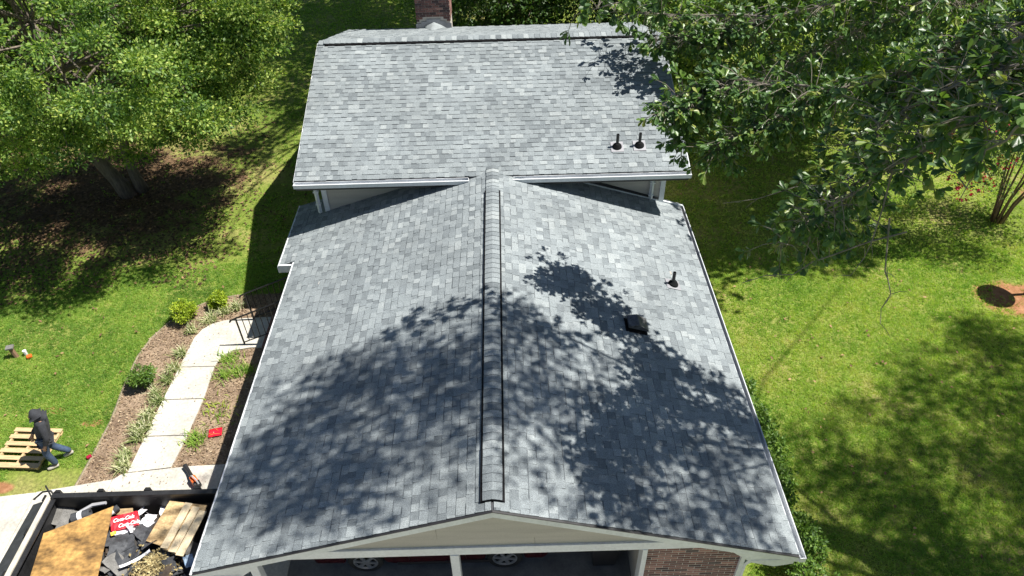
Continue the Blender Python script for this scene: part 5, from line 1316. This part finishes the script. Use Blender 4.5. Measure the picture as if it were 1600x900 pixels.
# ================================================================== GRASS, LITTER, CHIPS
def on_lawn(x, y):
    ok = ~in_poly(x, y, bed_poly)
    ok &= ~((x > -4.9) & (x < 4.55) & (y < 17))
    ok &= ~((y < 3.72) & (x > -10.3) & (x < -3))
    ok &= ~((x < -10.1) & (y < 3.02 + (x + 10.2) * 0.365))
    return ok
def litter_mask(x, y):
    m = np.zeros(len(x))
    for cx, cy, rx, ry in ((-12.2, 14.7, 6.3, 5.0), (-18, 18, 7, 6), (13.5, 8.15, 1.4, 0.85), (-10.4, 3.25, 0.5, 0.2), (17.3, 12.6, 1.6, 0.9)):
        d = np.sqrt(((x - cx) / rx) ** 2 + ((y - cy) / ry) ** 2)
        m = np.maximum(m, np.clip((1.12 - d - 0.35 * patch_noise(x, y, 0.8, 2.2)) / 0.4, 0, 1))
    return m
def grass_field(n, ylo, yhi, xl, xr, hgt, wid, nb):
    y = rng.uniform(ylo, yhi, n); x = rng.uniform(xl, xr, n)
    k = (x > -12.4 - (y - 3) * 0.54) & (x < 14.2 + (y - 0.75) * 0.58) & on_lawn(x, y)
    x, y = x[k], y[k]
    pn = patch_noise(x, y, 0.45, 3.1); pn2 = patch_noise(x, y, 1.7, 9.2)
    lm = litter_mask(x, y)
    keep = rng.uniform(0, 1, len(x)) > lm * 0.9 + np.clip(pn2 - 0.25, 0, 1) * 0.6
    x, y, pn, pn2 = x[keep], y[keep], pn[keep], pn2[keep]
    nT = len(x)
    bx_ = np.repeat(x, nb) + rng.normal(0, 0.028, nT * nb); by_ = np.repeat(y, nb) + rng.normal(0, 0.028, nT * nb)
    pn3 = patch_noise(x, y, 4.5, 5.7)
    tone = np.clip(np.repeat(0.47 + 0.3 * pn + 0.26 * pn2 + 0.2 * pn3 + rng.normal(0, 0.08, nT), nb) + rng.normal(0, 0.09, nT * nb), 0, 0.98)
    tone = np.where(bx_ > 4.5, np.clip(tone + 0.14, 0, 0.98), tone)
    straw = rng.uniform(0, 1, nT * nb) < 0.05; tone[straw] = rng.uniform(0.85, 1.0, straw.sum())
    d = unit(nT * nb); d[:, 2] = np.abs(d[:, 2]) * 0.6 + 0.35
    h = rng.uniform(0.55, 1.2, nT * nb) * hgt
    Fm = frames(d, unit(nT * nb))
    V = np.einsum('nij,kj->nki', Fm, BLADE[0] * np.array([wid / hgt, 1, 1])) * h[:, None, None] + np.stack([bx_, by_, np.zeros(nT * nb)], 1)[:, None, :]
    return V.reshape(-1, 3), tone
Vs, Ts = [], []
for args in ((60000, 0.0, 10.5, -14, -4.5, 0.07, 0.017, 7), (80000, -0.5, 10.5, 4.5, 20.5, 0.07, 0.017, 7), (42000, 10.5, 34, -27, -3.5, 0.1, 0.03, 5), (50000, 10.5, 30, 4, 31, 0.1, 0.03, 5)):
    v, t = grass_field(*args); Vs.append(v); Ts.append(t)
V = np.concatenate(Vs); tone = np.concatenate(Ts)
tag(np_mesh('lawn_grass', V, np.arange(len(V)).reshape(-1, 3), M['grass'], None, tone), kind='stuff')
# dead leaves under the trees
n = 16000
x = np.concatenate([rng.normal(-13.2, 3.0, n // 2), rng.uniform(-24, -8, n // 2)]); y = np.concatenate([rng.normal(12.8, 2.4, n // 2), rng.uniform(9.5, 22, n // 2)])
k = (litter_mask(x, y) > 0.2) | (rng.uniform(0, 1, n) < 0.04); x, y = x[k], y[k]; n = len(x)
d = unit(n); d[:, 2] *= 0.2
tag(leaves('leaf_litter', LEAF_SMALL, np.stack([x, y, rng.uniform(0.01, 0.05, n)], 1), d, np.tile([0.0, 0.0, 1.0], (n, 1)) + unit(n) * 0.4, rng.uniform(0.07, 0.13, n), rng.beta(1.3, 1.8, n), M['dead']), kind='stuff')
n = 900
x = rng.uniform(-14, 13, n); y = rng.uniform(0, 16, n); k = on_lawn(x, y); x, y = x[k], y[k]; n = len(x)
d = unit(n); d[:, 2] *= 0.2
tag(leaves('fallen_leaves', LEAF_SMALL, np.stack([x, y, rng.uniform(0.05, 0.075, n)], 1), d, np.tile([0.0, 0.0, 1.0], (n, 1)) + unit(n) * 0.4, rng.uniform(0.05, 0.11, n), rng.uniform(0.4, 1, n), M['dead']), kind='stuff')
# mulch chips in the bed and twigs and crumbs blown on the concrete
n = 14000
x = rng.uniform(-8.8, -4.5, n); y = rng.uniform(3.3, 9.2, n)
k = in_poly(x, y, bed_poly)
for s_ in walk_secs: k &= ~in_poly(x, y, s_)
x, y = x[k], y[k]; n = len(x)
d = unit(n); d[:, 2] *= 0.2
tag(leaves('mulch_chips', LEAF_SMALL, np.stack([x, y, rng.uniform(0.014, 0.035, n)], 1), d, np.tile([0.0, 0.0, 1.0], (n, 1)) + unit(n) * 0.5, rng.uniform(0.025, 0.075, n), rng.beta(1.5, 1.5, n), M['chip']), kind='stuff')
n = 120
x = rng.uniform(-7.7, -6.8, n); y = rng.uniform(3.2, 8.0, n); x[:30] = rng.uniform(-9.4, -6, 30); y[:30] = rng.uniform(2.9, 3.3, 30)
d = unit(n); d[:, 2] = 0
tag(leaves('walkway_crumbs', LEAF_SMALL, np.stack([x, y, np.full(n, 0.062)], 1), d, np.tile([0.0, 0.0, 1.0], (n, 1)) + unit(n) * 0.3, rng.uniform(0.015, 0.045, n), rng.uniform(0, 0.6, n), M['chip']), kind='stuff')
